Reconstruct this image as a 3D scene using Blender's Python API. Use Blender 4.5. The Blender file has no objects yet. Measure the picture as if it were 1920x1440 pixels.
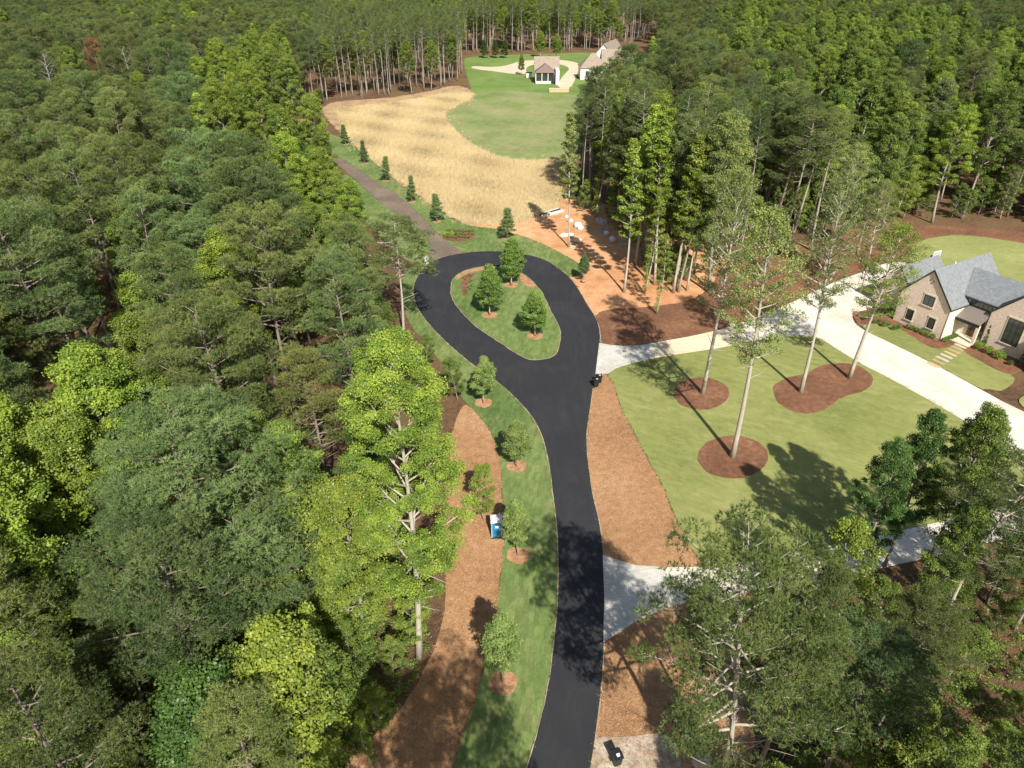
import bpy, math, random
import numpy as np
from mathutils import Vector, Matrix
random.seed(7)
RNG = np.random.default_rng(7)
SC = bpy.context.scene
COL = SC.collection
# ------------------------------------------------------------------ camera
CAM_H = 46.0; PITCH = math.radians(31.4); FPX = 1302.0
SP, CP = math.sin(PITCH), math.cos(PITCH)
def W(px, py, h=0.0):
    """point at height h seen at pixel (px,py) of the 1920x1440 photograph"""
    v = (py - 720) / FPX
    r = SP + v * CP
    z = (CAM_H - h) / r
    return ((px - 960) / FPX * z, z * (CP - v * SP), h)
def PX(X, Y, h=0.0):
    D = CAM_H - h
    z = Y * CP + D * SP
    if z < 1: return (-9999, 99999, z)
    v = (D * CP - Y * SP) / z
    return (960 + X / z * FPX, 720 + v * FPX, z)
def height_of(X, Y, top_y):
    v = (top_y - 720) / FPX
    z = Y / (CP - v * SP)
    return CAM_H - z * (SP + v * CP)
cam = bpy.data.cameras.new('camera'); camo = bpy.data.objects.new('camera', cam); COL.objects.link(camo)
camo.location = (0, 0, CAM_H); camo.rotation_euler = (math.pi/2 - PITCH, 0, 0)
cam.sensor_fit = 'HORIZONTAL'; cam.sensor_width = 36; cam.lens = FPX / 1920 * 36
cam.clip_start = 0.5; cam.clip_end = 6000
SC.camera = camo
# ------------------------------------------------------------------ light
SUN_EL = math.radians(42); AZ = (-0.235, 0.972)      # direction the shadows fall on the ground
w = bpy.data.worlds.new('World'); SC.world = w; w.use_nodes = True
nt = w.node_tree; nt.nodes.clear()
sky = nt.nodes.new('ShaderNodeTexSky'); sky.sky_type = 'NISHITA'; sky.sun_disc = False
sky.sun_elevation = SUN_EL; sky.sun_rotation = math.atan2(-AZ[0], -AZ[1])
sky.air_density = 1.0; sky.dust_density = 1.5; sky.ozone_density = 1.0
bg = nt.nodes.new('ShaderNodeBackground'); bg.inputs[1].default_value = 0.078
wo = nt.nodes.new('ShaderNodeOutputWorld')
nt.links.new(sky.outputs[0], bg.inputs[0]); nt.links.new(bg.outputs[0], wo.inputs[0])
sl = bpy.data.lights.new('sun', 'SUN'); sl.energy = 5.0; sl.angle = math.radians(0.53); sl.color = (1.0, 0.945, 0.85)
so = bpy.data.objects.new('sun', sl); COL.objects.link(so)
sd = Vector((AZ[0]*math.cos(SUN_EL), AZ[1]*math.cos(SUN_EL), -math.sin(SUN_EL)))
so.rotation_euler = sd.to_track_quat('-Z', 'Y').to_euler(); so.location = (20, -80, 120)
SC.view_settings.view_transform = 'Standard'; SC.view_settings.look = 'None'
SC.view_settings.exposure = 0.52; SC.view_settings.gamma = 1.0
SC.cycles.max_bounces = 6; SC.cycles.diffuse_bounces = 3; SC.cycles.transmission_bounces = 4
SC.cycles.glossy_bounces = 2; SC.cycles.use_denoising = True
SC.cycles.sample_clamp_indirect = 4.0
# ------------------------------------------------------------------ materials
class NT:
    def __init__(s, name):
        s.m = bpy.data.materials.new(name); s.m.use_nodes = True; s.t = s.m.node_tree
        s.t.nodes.clear(); s.out = s.n('ShaderNodeOutputMaterial')
    def n(s, typ, **kw):
        o = s.t.nodes.new(typ)
        for k, v in kw.items(): setattr(o, k, v)
        return o
    def l(s, a, b): s.t.links.new(a, b)
    def coord(s): 
        return s.n('ShaderNodeTexCoord').outputs['Object']
    def mapping(s, vec, scale=(1,1,1), rot=(0,0,0)):
        m = s.n('ShaderNodeMapping'); m.inputs['Scale'].default_value = scale; m.inputs['Rotation'].default_value = rot
        s.l(vec, m.inputs['Vector']); return m.outputs[0]
    def noise(s, vec, scale, detail=4, rough=0.55, dist=0.0):
        o = s.n('ShaderNodeTexNoise'); o.inputs['Scale'].default_value = scale; o.inputs['Detail'].default_value = detail
        o.inputs['Roughness'].default_value = rough; o.inputs['Distortion'].default_value = dist
        s.l(vec, o.inputs['Vector']); return o.outputs['Fac']
    def ramp(s, fac, stops):
        r = s.n('ShaderNodeValToRGB'); e = r.color_ramp.elements
        e[0].position, e[0].color = stops[0][0], (*stops[0][1], 1)
        e[1].position, e[1].color = stops[-1][0], (*stops[-1][1], 1)
        for p, c in stops[1:-1]:
            x = e.new(p); x.color = (*c, 1)
        s.l(fac, r.inputs[0]); return r.outputs[0]
    def mix(s, fac, a, b, mode='MIX'):
        m = s.n('ShaderNodeMix', data_type='RGBA', blend_type=mode)
        for i, v in ((0, fac), (6, a), (7, b)):
            if hasattr(v, 'is_output'): s.l(v, m.inputs[i])
            else: m.inputs[i].default_value = v if i == 0 else (*v, 1)
        return m.outputs[2]
    def math(s, op, a, b=0.0):
        m = s.n('ShaderNodeMath', operation=op)
        for i, v in ((0, a), (1, b)):
            if hasattr(v, 'is_output'): s.l(v, m.inputs[i])
            else: m.inputs[i].default_value = v
        return m.outputs[0]
    def bsdf(s, color, rough=0.8, spec=0.3, bump=None, bstr=0.3, bdist=0.05, metal=0.0):
        p = s.n('ShaderNodeBsdfPrincipled')
        if hasattr(color, 'is_output'): s.l(color, p.inputs['Base Color'])
        else: p.inputs['Base Color'].default_value = (*color, 1)
        if hasattr(rough, 'is_output'): s.l(rough, p.inputs['Roughness'])
        else: p.inputs['Roughness'].default_value = rough
        p.inputs['Specular IOR Level'].default_value = spec; p.inputs['Metallic'].default_value = metal
        if bump is not None:
            b = s.n('ShaderNodeBump'); b.inputs['Strength'].default_value = bstr; b.inputs['Distance'].default_value = bdist
            s.l(bump, b.inputs['Height']); s.l(b.outputs[0], p.inputs['Normal'])
        s.l(p.outputs[0], s.out.inputs[0]); return s.m
def plain(name, c, rough=0.7, spec=0.3, var=0.12, scale=3.0, metal=0.0):
    t = NT(name); co = t.coord()
    f = t.noise(co, scale, 5, 0.6)
    col = t.mix(f, tuple(x*(1-var) for x in c), tuple(min(1, x*(1+var)) for x in c))
    return t.bsdf(col, rough, spec, metal=metal)
def leaf_mat(name, trans=0.35, tlift=(1.25, 1.3, 0.7), gloss=0.05, dead=0.0):
    t = NT(name)
    oi = t.n('ShaderNodeObjectInfo')
    at = t.n('ShaderNodeAttribute'); at.attribute_name = 'tone'
    tone = at.outputs['Fac']
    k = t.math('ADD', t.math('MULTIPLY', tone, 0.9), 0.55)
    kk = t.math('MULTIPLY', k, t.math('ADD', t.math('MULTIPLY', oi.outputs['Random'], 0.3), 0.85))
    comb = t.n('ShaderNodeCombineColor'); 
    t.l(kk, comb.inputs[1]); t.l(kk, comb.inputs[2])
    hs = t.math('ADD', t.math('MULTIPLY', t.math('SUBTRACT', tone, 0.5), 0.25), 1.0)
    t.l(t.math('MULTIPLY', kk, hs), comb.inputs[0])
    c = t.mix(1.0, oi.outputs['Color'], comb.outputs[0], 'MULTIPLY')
    d = t.n('ShaderNodeBsdfDiffuse'); t.l(c, d.inputs[0]); d.inputs[1].default_value = 0.3
    c2 = t.mix(1.0, c, tlift, 'MULTIPLY')
    tr = t.n('ShaderNodeBsdfTranslucent'); t.l(c2, tr.inputs[0])
    g = t.n('ShaderNodeBsdfGlossy'); g.inputs['Roughness'].default_value = 0.45; g.inputs['Color'].default_value = (.9, .95, .9, 1)
    m1 = t.n('ShaderNodeMixShader'); m1.inputs[0].default_value = trans
    m2 = t.n('ShaderNodeMixShader'); m2.inputs[0].default_value = gloss
    t.l(d.outputs[0], m1.inputs[1]); t.l(tr.outputs[0], m1.inputs[2])
    t.l(m1.outputs[0], m2.inputs[1]); t.l(g.outputs[0], m2.inputs[2]); t.l(m2.outputs[0], t.out.inputs[0])
    return t.m
def bark_mat(name, c1, c2):
    t = NT(name); co = t.coord()
    f = t.noise(t.mapping(co, (1, 1, .25)), 6, 6, 0.7)
    f2 = t.noise(co, .5, 3, 0.5)
    col = t.mix(t.math('MULTIPLY', f, 1.0), c1, c2)
    col = t.mix(f2, col, t.mix(1.0, col, (.6, .58, .55), 'MULTIPLY'))
    return t.bsdf(col, 0.95, 0.1, bump=f, bstr=0.6, bdist=0.05)
MAT = {}
MAT['needle'] = leaf_mat('pine_needles', 0.25, (1.1, 1.2, 0.75), 0.02)
MAT['leaf'] = leaf_mat('broad_leaves', 0.38, (1.3, 1.3, 0.6), 0.025)
MAT['pine_bark'] = bark_mat('pine_bark', (.15, .115, .09), (.42, .36, .31))
MAT['grey_bark'] = bark_mat('grey_bark', (.22, .19, .155), (.56, .52, .45))
MAT['pale_bark'] = bark_mat('pale_bark', (.33, .29, .22), (.72, .67, .56))
MAT['young_bark'] = bark_mat('young_bark', (.30, .25, .18), (.60, .53, .42))
MAT['dead_bark'] = bark_mat('dead_bark', (.30, .27, .25), (.62, .58, .54))
# ------------------------------------------------------------------ mesh helpers
def mesh_np(name, V, counts, idx, mats, tone=None, midx=None, smooth=False):
    me = bpy.data.meshes.new(name)
    V = np.asarray(V, dtype=np.float32).reshape(-1, 3); idx = np.asarray(idx, dtype=np.int32); counts = np.asarray(counts, dtype=np.int32)
    me.vertices.add(len(V)); me.vertices.foreach_set('co', V.ravel())
    me.loops.add(len(idx)); me.loops.foreach_set('vertex_index', idx)
    st = np.zeros(len(counts), dtype=np.int32); st[1:] = np.cumsum(counts)[:-1]
    me.polygons.add(len(counts)); me.polygons.foreach_set('loop_start', st)
    try: me.polygons.foreach_set('loop_total', counts)
    except Exception: pass
    me.polygons.foreach_set('use_smooth', np.full(len(counts), bool(smooth)))
    for m in mats: me.materials.append(m)
    if midx is not None: me.polygons.foreach_set('material_index', np.asarray(midx, dtype=np.int32))
    if tone is not None:
        a = me.attributes.new('tone', 'FLOAT', 'FACE'); a.data.foreach_set('value', np.asarray(tone, dtype=np.float32))
    me.update(calc_edges=True)
    return me
class MB:
    """collects boxes, tubes, polygons -> one mesh"""
    def __init__(s): s.v = []; s.f = []; s.m = []
    def poly(s, pts, mi=0):
        b = len(s.v); s.v += [tuple(p) for p in pts]; s.f.append(tuple(range(b, b+len(pts)))); s.m.append(mi)
    def box(s, c, d, rz=0.0, mi=0, taper=1.0):
        cx, cy, cz = c; dx, dy, dz = d[0]/2, d[1]/2, d[2]/2
        b = len(s.v); co, si = math.cos(rz), math.sin(rz)
        for z, k in ((-dz, 1), (dz, taper)):
            for x, y in ((-dx*k, -dy*k), (dx*k, -dy*k), (dx*k, dy*k), (-dx*k, dy*k)):
                s.v.append((cx + x*co - y*si, cy + x*si + y*co, cz + z))
        for q in ((0,3,2,1),(4,5,6,7),(0,1,5,4),(1,2,6,5),(2,3,7,6),(3,0,4,7)):
            s.f.append(tuple(b+i for i in q)); s.m.append(mi)
    def prism(s, pts, off, mi=0):
        """closed solid: polygon pts swept by vector off"""
        n = len(pts); b = len(s.v)
        s.v += [tuple(p) for p in pts] + [(p[0]+off[0], p[1]+off[1], p[2]+off[2]) for p in pts]
        s.f.append(tuple(range(b, b+n))[::-1]); s.f.append(tuple(range(b+n, b+2*n))); s.m += [mi, mi]
        for i in range(n):
            j = (i+1) % n; s.f.append((b+i, b+j, b+n+j, b+n+i)); s.m.append(mi)
    def tube(s, pts, rad, n=8, mi=0, cap=True):
        pts = [Vector(p) for p in pts]; b0 = len(s.v)
        for i, p in enumerate(pts):
            t = (pts[min(i+1, len(pts)-1)] - pts[max(i-1, 0)]).normalized()
            u = t.orthogonal().normalized() if abs(t.z) > .9 else t.cross(Vector((0, 0, 1))).normalized()
            if i and u.dot(pu) < 0: u = -u
            pu = u; w_ = t.cross(u); r = rad[i] if hasattr(rad, '__len__') else rad
            for k in range(n):
                a = 2*math.pi*k/n; q = p + u*(math.cos(a)*r) + w_*(math.sin(a)*r); s.v.append(tuple(q))
        for i in range(len(pts)-1):
            for k in range(n):
                a, c = b0+i*n+k, b0+i*n+(k+1) % n
                s.f.append((a, c, c+n, a+n)); s.m.append(mi)
        if cap:
            s.f.append(tuple(b0+k for k in range(n))[::-1]); s.m.append(mi)
            s.f.append(tuple(b0+(len(pts)-1)*n+k for k in range(n))); s.m.append(mi)
    def mesh(s, name, mats, smooth=False):
        cnt = [len(f) for f in s.f]; idx = [i for f in s.f for i in f]
        me = mesh_np(name, s.v, cnt, idx, mats, midx=s.m, smooth=smooth)
        return me
    def build(s, name, mat, parent=None, smooth=False, loc=None):
        mats = mat if isinstance(mat, (list, tuple)) else [mat]
        o = bpy.data.objects.new(name, s.mesh(name, mats, smooth)); COL.objects.link(o)
        if parent: o.parent = parent
        if loc: o.location = loc
        return o
def tag(o, label=None, cat=None, group=None, kind=None):
    if label: o['label'] = label
    if cat: o['category'] = cat
    if group: o['group'] = group
    if kind: o['kind'] = kind
    return o
def empty(name, loc=(0,0,0), rz=0.0, label=None, cat=None, group=None):
    o = bpy.data.objects.new(name, None); COL.objects.link(o); o.empty_display_size = .3
    o.location = loc; o.rotation_euler = (0, 0, rz); return tag(o, label, cat, group)
def chaikin(p, it=2):
    for _ in range(it):
        q = []
        for i in range(len(p)):
            a, b = p[i], p[(i+1) % len(p)]
            q.append((a[0]*.75+b[0]*.25, a[1]*.75+b[1]*.25)); q.append((a[0]*.25+b[0]*.75, a[1]*.25+b[1]*.75))
        p = q
    return p
def densify(p, step):
    q = []
    for i in range(len(p)):
        a, b = p[i], p[(i+1) % len(p)]; L = math.hypot(b[0]-a[0], b[1]-a[1]); n = max(1, int(L/step))
        for k in range(n): q.append((a[0]+(b[0]-a[0])*k/n, a[1]+(b[1]-a[1])*k/n))
    return q
def world_poly(px): return [W(*p)[:2] for p in px]
def sheet(name, poly, z, mat, smooth=2, jitter=0.0, step=0.6, label=None, world=False, z0=-0.01):
    p = poly if world else world_poly(poly)
    if smooth: p = chaikin(p, smooth)
    if jitter:
        p = densify(p, step); r = random.Random(len(p))
        p = [(x + r.gauss(0, jitter), y + r.gauss(0, jitter)) for x, y in p]
    from mathutils.geometry import tessellate_polygon
    vs = [Vector((x, y, 0)) for x, y in p]
    tris = tessellate_polygon([vs])
    n = len(p); V = [(x, y, z) for x, y in p] + [(x, y, z0) for x, y in p]
    F = []
    for t in tris:
        a, b, c = (vs[i] for i in t)
        F.append(tuple(t) if (b-a).cross(c-a).z > 0 else tuple(t)[::-1])
    for i in range(n):
        j = (i+1) % n; F.append((i, j, n+j, n+i))
    me = mesh_np(name, V, [len(f) for f in F], [i for f in F for i in f], [mat])
    o = bpy.data.objects.new(name, me); COL.objects.link(o); o['kind'] = 'structure'
    if label: o['label'] = label
    return o
# ------------------------------------------------------------------ ground materials
def ground_mat(name, stops, scales=(0.15, 1.2, 9.0), stretch=None, bump=0.4, bdist=0.05, rough=0.95, fleck=None, gain=3.2):
    t = NT(name); co = t.coord(); v = co if stretch is None else t.mapping(co, *stretch)
    a = t.noise(co, scales[0], 3, .5); b = t.noise(v, scales[1], 5, .6); c = t.noise(v, scales[2], 6, .75)
    f = t.math('ADD', t.math('ADD', t.math('MULTIPLY', a, .34), t.math('MULTIPLY', b, .33)), t.math('MULTIPLY', c, .33))
    f = t.math('ADD', t.math('MULTIPLY', t.math('SUBTRACT', f, .5), gain), .5)
    col = t.ramp(f, stops)
    if fleck:
        fn = t.noise(v, fleck[0], 2, .5)
        k = t.ramp(fn, [(fleck[1], (0, 0, 0)), (fleck[1]+.05, (1, 1, 1))])
        col = t.mix(k, col, fleck[2])
    return t.bsdf(col, rough, .15, bump=c, bstr=bump, bdist=bdist)
MAT['litter'] = ground_mat('leaf_litter', [(0, (.06, .038, .025)), (.35, (.13, .078, .045)), (.6, (.21, .12, .065)), (.8, (.12, .12, .045)), (1, (.07, .12, .03))], (0.12, 1.5, 6), bump=1, bdist=.2, fleck=(3.0, .68, (.30, .20, .12)))
MAT['straw_mulch'] = ground_mat('pine_straw', [(0, (.20, .105, .055)), (.35, (.36, .195, .095)), (.6, (.46, .26, .13)), (1, (.60, .40, .25))], (0.10, 1.3, 6.5), bump=1, bdist=.12, fleck=(4.5, .69, (.62, .42, .26)))
MAT['ring_mulch'] = ground_mat('ring_pine_straw', [(0, (.24, .12, .062)), (.5, (.44, .235, .125)), (1, (.62, .40, .25))], (1.2, 5, 12), bump=1, bdist=.08)
MAT['dark_mulch'] = ground_mat('bark_mulch', [(0, (.11, .055, .034)), (.45, (.20, .098, .056)), (.75, (.28, .14, .078)), (1, (.40, .23, .135))], (0.2, 1.6, 7), bump=1, bdist=.12, fleck=(2.2, .72, (.42, .24, .12)))
MAT['clay'] = ground_mat('red_clay', [(0, (.38, .17, .08)), (.35, (.51, .25, .118)), (.6, (.62, .345, .175)), (1, (.73, .49, .29))], (0.07, .5, 3), bump=.35, bdist=.04)
MAT['gravel'] = ground_mat('old_asphalt', [(0, (.11, .085, .065)), (.5, (.18, .14, .105)), (1, (.30, .235, .175))], (0.15, 2, 12), bump=.4, bdist=.03)
MAT['dust'] = ground_mat('dusty_edge', [(0, (.22, .16, .10)), (.5, (.40, .31, .20)), (1, (.58, .48, .34))], (0.5, 2, 9))
def lawn_mat(name, c_lo, c_mid, c_hi, c_dry, dry=.62, sod=None, rot=0.0, fine=7.0, stripe=0.0, sodk=.8):
    t = NT(name); co = t.coord(); v = t.mapping(co, (1, 1, 1), (0, 0, rot))
    a = t.noise(co, .08, 4, .55, .5); b = t.noise(t.mapping(v, (1, .5, 1)), 1.6, 6, .7); c = t.noise(t.mapping(v, (1, .5, 1)), fine, 5, .8)
    f = t.math('ADD', t.math('ADD', t.math('MULTIPLY', a, .4), t.math('MULTIPLY', b, .32)), t.math('MULTIPLY', c, .28))
    f = t.math('ADD', t.math('MULTIPLY', t.math('SUBTRACT', f, .5), 3.6), .5)
    col = t.ramp(f, [(0, c_lo), (.5, c_mid), (1, c_hi)])
    d = t.noise(t.mapping(v, (.8, .35, 1)), 1.1, 6, .75, .4)
    d2 = t.noise(co, .06, 2, .5)
    dd = t.math('ADD', t.math('MULTIPLY', d, .65), t.math('MULTIPLY', d2, .35))
    k = t.ramp(dd, [(dry-.07, (0, 0, 0)), (dry+.14, (.6, .6, .6))])
    col = t.mix(k, col, c_dry)
    if sod:
        br = t.n('ShaderNodeTexBrick'); br.inputs['Color1'].default_value = (.78, .78, .78, 1); br.inputs['Color2'].default_value = (1.12, 1.12, 1.12, 1)
        br.inputs['Mortar'].default_value = (.95, .9, .75, 1); br.inputs['Scale'].default_value = 1.0; br.inputs['Mortar Size'].default_value = .03
        br.inputs['Mortar Smooth'].default_value = 1.0
        br.inputs['Brick Width'].default_value = sod[0]; br.inputs['Row Height'].default_value = sod[1]
        t.l(v, br.inputs['Vector']); col = t.mix(sodk, col, t.mix(1.0, col, br.outputs['Color'], 'MULTIPLY'))
    if stripe:
        wv = t.n('ShaderNodeTexWave'); wv.inputs['Scale'].default_value = stripe; wv.inputs['Distortion'].default_value = 1.2; wv.inputs['Detail'].default_value = 2
        t.l(v, wv.inputs['Vector']); col = t.mix(.25, col, t.mix(1.0, col, t.ramp(wv.outputs['Fac'], [(0, (.75, .8, .7)), (1, (1.2, 1.15, 1.2))]), 'MULTIPLY'))
    return t.bsdf(col, 1.0, .08, bump=c, bstr=.8, bdist=.06)
MAT['sod'] = lawn_mat('fresh_sod', (.075, .13, .040), (.142, .205, .064), (.235, .285, .10), (.38, .34, .16), .56, sod=(.4, 1.3), rot=.15)
MAT['lawn'] = lawn_mat('warm_lawn', (.140, .170, .052), (.238, .258, .084), (.32, .328, .118), (.42, .38, .18), .58, rot=-1.0, sod=(.45, 2.2), sodk=.3)
MAT['lawn_back'] = lawn_mat('striped_lawn', (.17, .205, .065), (.26, .285, .10), (.34, .35, .13), (.46, .40, .20), .58, rot=-1.9, stripe=.6)
MAT['meadow'] = lawn_mat('green_meadow', (.10, .17, .045), (.155, .235, .062), (.22, .29, .085), (.36, .32, .16), .60, rot=.5, stripe=.16)
MAT['patchy'] = lawn_mat('patchy_grass', (.10, .17, .048), (.155, .23, .065), (.22, .285, .09), (.42, .34, .20), .47, rot=.9, fine=4)
MAT['field_soil'] = ground_mat('field_soil', [(0, (.22, .14, .075)), (.5, (.40, .27, .15)), (1, (.56, .42, .25))], (0.2, 1, 4))
# asphalt
t = NT('fresh_asphalt'); co = t.coord()
a = t.noise(co, .12, 4, .6, .6); c = t.noise(co, 30, 3, .8); b_ = t.noise(t.mapping(co, (1, .2, 1)), 1.2, 4, .6)
col = t.ramp(t.math('ADD', t.math('MULTIPLY', a, .6), t.math('MULTIPLY', b_, .4)), [(.3, (.022, .023, .027)), (.5, (.027, .028, .032)), (.62, (.034, .035, .038)), (.75, (.055, .054, .052))])
wr = t.noise(t.mapping(co, (1, .45, 1), (0, 0, .5)), .35, 6, .7, 1.5)
col = t.mix(t.ramp(wr, [(.5, (0, 0, 0)), (.85, (.38, .38, .38))]), col, (.075, .072, .066))
col = t.mix(t.math('MULTIPLY', c, .22), col, (.06, .06, .062))
MAT['asphalt'] = t.bsdf(col, .8, .25, bump=c, bstr=.35, bdist=.02)
# concrete with joints
def conc_mat(name, c0, c1, joint=None, rot=0.0, stain=.5):
    t = NT(name); co = t.coord()
    a = t.noise(co, .25, 5, .6); c = t.noise(co, 14, 4, .7)
    f = t.math('ADD', t.math('MULTIPLY', a, .7), t.math('MULTIPLY', c, .3))
    col = t.ramp(f, [(.3, c0), (.6, c1)])
    if joint:
        br = t.n('ShaderNodeTexBrick'); br.offset = joint[2]; br.inputs['Color1'].default_value = (1, 1, 1, 1); br.inputs['Color2'].default_value = joint[4] + (1,)
        br.inputs['Mortar'].default_value = joint[5] + (1,); br.inputs['Scale'].default_value = 1; br.inputs['Mortar Size'].default_value = joint[3]; br.inputs['Mortar Smooth'].default_value = .3
        br.inputs['Brick Width'].default_value = joint[0]; br.inputs['Row Height'].default_value = joint[1]
        t.l(t.mapping(co, (1, 1, 1), (0, 0, rot)), br.inputs['Vector']); col = t.mix(1.0, col, br.outputs['Color'], 'MULTIPLY')
    return t.bsdf(col, .85, .2, bump=c, bstr=.15, bdist=.01)
MAT['concrete'] = conc_mat('pale_concrete', (.53, .485, .40), (.76, .71, .61), (5.0, 5.5, 0.0, .022, (.94, .93, .92), (.55, .53, .49)), rot=math.radians(62))
MAT['concrete_warm'] = conc_mat('warm_concrete', (.60, .50, .34), (.72, .62, .45), (5.0, 5.5, 0.0, .022, (.94, .93, .92), (.55, .53, .49)), rot=math.radians(-22))
MAT['pavers'] = conc_mat('white_pavers', (.52, .50, .45), (.70, .68, .62), (.34, .17, .5, .014, (.80, .80, .79), (.46, .44, .40)), rot=.1)
MAT['dirty_conc'] = ground_mat('dirty_concrete', [(0, (.20, .13, .08)), (.4, (.36, .30, .23)), (1, (.62, .56, .46))], (0.5, 2, 9), bump=.3, bdist=.02)
MAT['far_drive'] = conc_mat('tan_concrete', (.52, .42, .28), (.66, .55, .40))
# straw field base
MAT['straw_field'] = ground_mat('straw_field_soil', [(0, (.36, .27, .13)), (.3, (.45, .35, .18)), (.6, (.52, .41, .22)), (1, (.60, .49, .29))], (0.05, .5, 3), stretch=((1, .35, 1), (0, 0, .6)), bump=1, bdist=.25)
# ------------------------------------------------------------------ ground sheets
g = MB(); g.poly([(-1500, -600, 0), (1500, -600, 0), (1500, 2600, 0), (-1500, 2600, 0)])
ground = g.build('forest_floor', MAT['litter']); tag(ground, kind='structure')
LAWN_STRIP = [(600,1740),(760,1560),(855,1440),(862,1389),(877,1352),(892,1312),(904,1261),(917,1206),(930,1148),(937,1097),(943,1042),(944,988),(941,915),(939,868),(930,836),(917,806),(899,781),(881,763),(862,742),(846,715),(836,690),(815,665),(795,640),(765,605),(752,560),(758,505),(790,490),(815,486),(860,470),(930,470),(1010,480),(1100,560),(1135,640),(1125,700),(1110,800),(1115,1000),(1125,1250),(1100,1440),(1040,1600),(900,1900)]
sheet('roadside_lawn', LAWN_STRIP, .03, MAT['sod'], jitter=.05)
NORTH_LAWN = [(871,476),(851,463),(833,450),(819,436),(797,412),(775,390),(738,361),(702,339),(673,319),(644,299),(600,270),(596,245),(640,258),(655,264),(684,287),(720,320),(746,342),(775,361),(808,386),(833,401),(855,415),(884,425),(928,428),(960,437),(985,444),(1010,454),(1035,466),(1060,479),(1080,491),(1095,503),(1090,515),(1074,522),(1052,509),(1029,495),(1005,486),(950,480),(905,478)]
sheet('loop_verge_lawn', NORTH_LAWN, .05, MAT['sod'], jitter=.04)
sheet('track_side_lawn', [(644,320),(684,354),(717,383),(746,405),(775,423),(800,445),(815,480),(790,492),(760,490),(720,450),(680,410),(640,350)], .04, MAT['sod'], jitter=.06)
MULCH_L = [(868,757),(881,763),(899,781),(917,806.5),(930,836),(939,868.5),(940,905),(941,915),(944,988),(943.4,1042.6),(937,1097),(930,1148),(917,1206.6),(904,1261),(891.6,1312),(877,1352),(862.5,1389),(850,1450),(760,1570),(600,1750),(520,1700),(640,1440),(691,1389),(720,1360),(746,1338),(771,1301),(797,1254),(819,1206.6),(833,1156),(837,1097),(833,1024),(832,960),(838,900),(842,850),(850,800)]
sheet('pine_straw_strip', MULCH_L, .045, MAT['straw_mulch'], jitter=.05)
ROAD = [(900,1700),(955,1540),(990,1440),(1008,1374),(1023,1316),(1032,1265),(1039,1207),(1045.5,1148),(1047.7,1079),(1047,1024),(1043,970),(1035.7,915),(1032,883),(1024.7,843),(1015.6,814),(1001,785),(979,759),(950,730),(930,715),(892,688),(870,671),(840,645),(815,620),(796,598),(782,577),(775,551),(776,532),(790,508),(812,490),(832,482),(855,477.5),(885,473),(911,471.5),(938,472),(965,474),(988,478.5),(1005,482),(1029,491),(1052,507),(1072.5,525.6),(1089,550),(1100.6,572.5),(1114,591),(1122,610),(1125,629),(1124.5,645),(1121,670),(1117.5,699),(1112,723),(1105,774),(1099.5,810),(1099.5,847),(1106.7,901),(1110,926),(1121,970),(1128.6,1010),(1132,1061),(1133,1119),(1133,1177),(1131.5,1225),(1128.6,1272),(1123,1327),(1116,1378),(1107,1440),(1085,1560),(1040,1720)]
# dusty verge just wider than the asphalt
rp = chaikin(world_poly(ROAD), 2)
def offset(p, d):
    q = []
    for i in range(len(p)):
        a, b = p[i-1], p[(i+1) % len(p)]; tx, ty = b[0]-a[0], b[1]-a[1]; L = math.hypot(tx, ty) or 1
        q.append((p[i][0] + ty/L*d, p[i][1] - tx/L*d))
    return q
area = sum(rp[i-1][0]*rp[i][1]-rp[i][0]*rp[i-1][1] for i in range(len(rp)))
sheet('road_shoulder', offset(rp, .08 if area > 0 else -.08), .075, MAT['dust'], smooth=0, jitter=.035, step=.5, world=True)
sheet('road', rp, .095, MAT['asphalt'], smooth=0, jitter=.012, step=.5, world=True)
ISLAND = [(845.6,539),(847.5,527.5),(855,518),(866,510.6),(881,505),(900,501),(925,500),(949,503),(975,511),(988,519),(1001,531),(1014,546),(1024,565),(1033,586),(1042.5,602.5),(1050,619),(1051,634),(1048,651),(1044,664),(1031,672),(1012.5,675.6),(994,676),(979,670),(958,657),(939,644),(919,631),(900,618),(885,606),(870,591),(859,578),(850,565),(845.6,552)]
ip = chaikin(world_poly(ISLAND), 2)
sheet('island_edge', offset(ip, .08 if area > 0 else -.08), .115, MAT['dust'], smooth=0, jitter=.03, world=True)
sheet('island_lawn', ip, .15, MAT['sod'], smooth=0, jitter=.02, world=True)
sheet('island_bed', [(869,520),(884,513.5),(893,512),(886,522),(877,535),(877,552),(874,558),(869,552),(865,540.6),(865,529)], .18, MAT['dark_mulch'], jitter=.06)
sheet('island_straw_rim', [(852,525),(857,517.5),(868,511.5),(881,506.2),(900,503),(920,503),(912,508),(897,508),(884,511),(866,518),(858,527)], .17, MAT['ring_mulch'], jitter=.08)
sheet('island_straw_rim', [(975,512.5),(988,521),(999,531),(1006,540),(994,540),(980,535),(974,525)], .17, MAT['ring_mulch'], jitter=.1)
sheet('gravel_track', [(872,474),(851.5,463),(833,450),(819,436),(797,412),(775,390),(738.5,361),(702,339),(673,319),(644,299),(600,272),(560,250),(556,262),(600,290),(644,317),(684,354),(717,383),(746,405),(775,423),(793,437),(801,446),(806,456),(806,470),(800,492),(830,492)], .07, MAT['gravel'], jitter=.06)
CLAY = [(884,424),(928,428),(960,437),(985,444),(1010,454),(1035,466),(1060,479),(1080,491),(1093,502),(1078,520),(1068,514),(1076,528),(1091,552),(1102,572),(1116,592),(1140,596),(1200,590),(1300,575),(1340,556),(1400,520),(1330,470),(1240,420),(1160,390),(1100,372),(1052,372),(1040,390),(1000,405),(950,416),(913,418)]
sheet('clay_clearing', CLAY, .04, MAT['clay'], jitter=.12)
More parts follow.
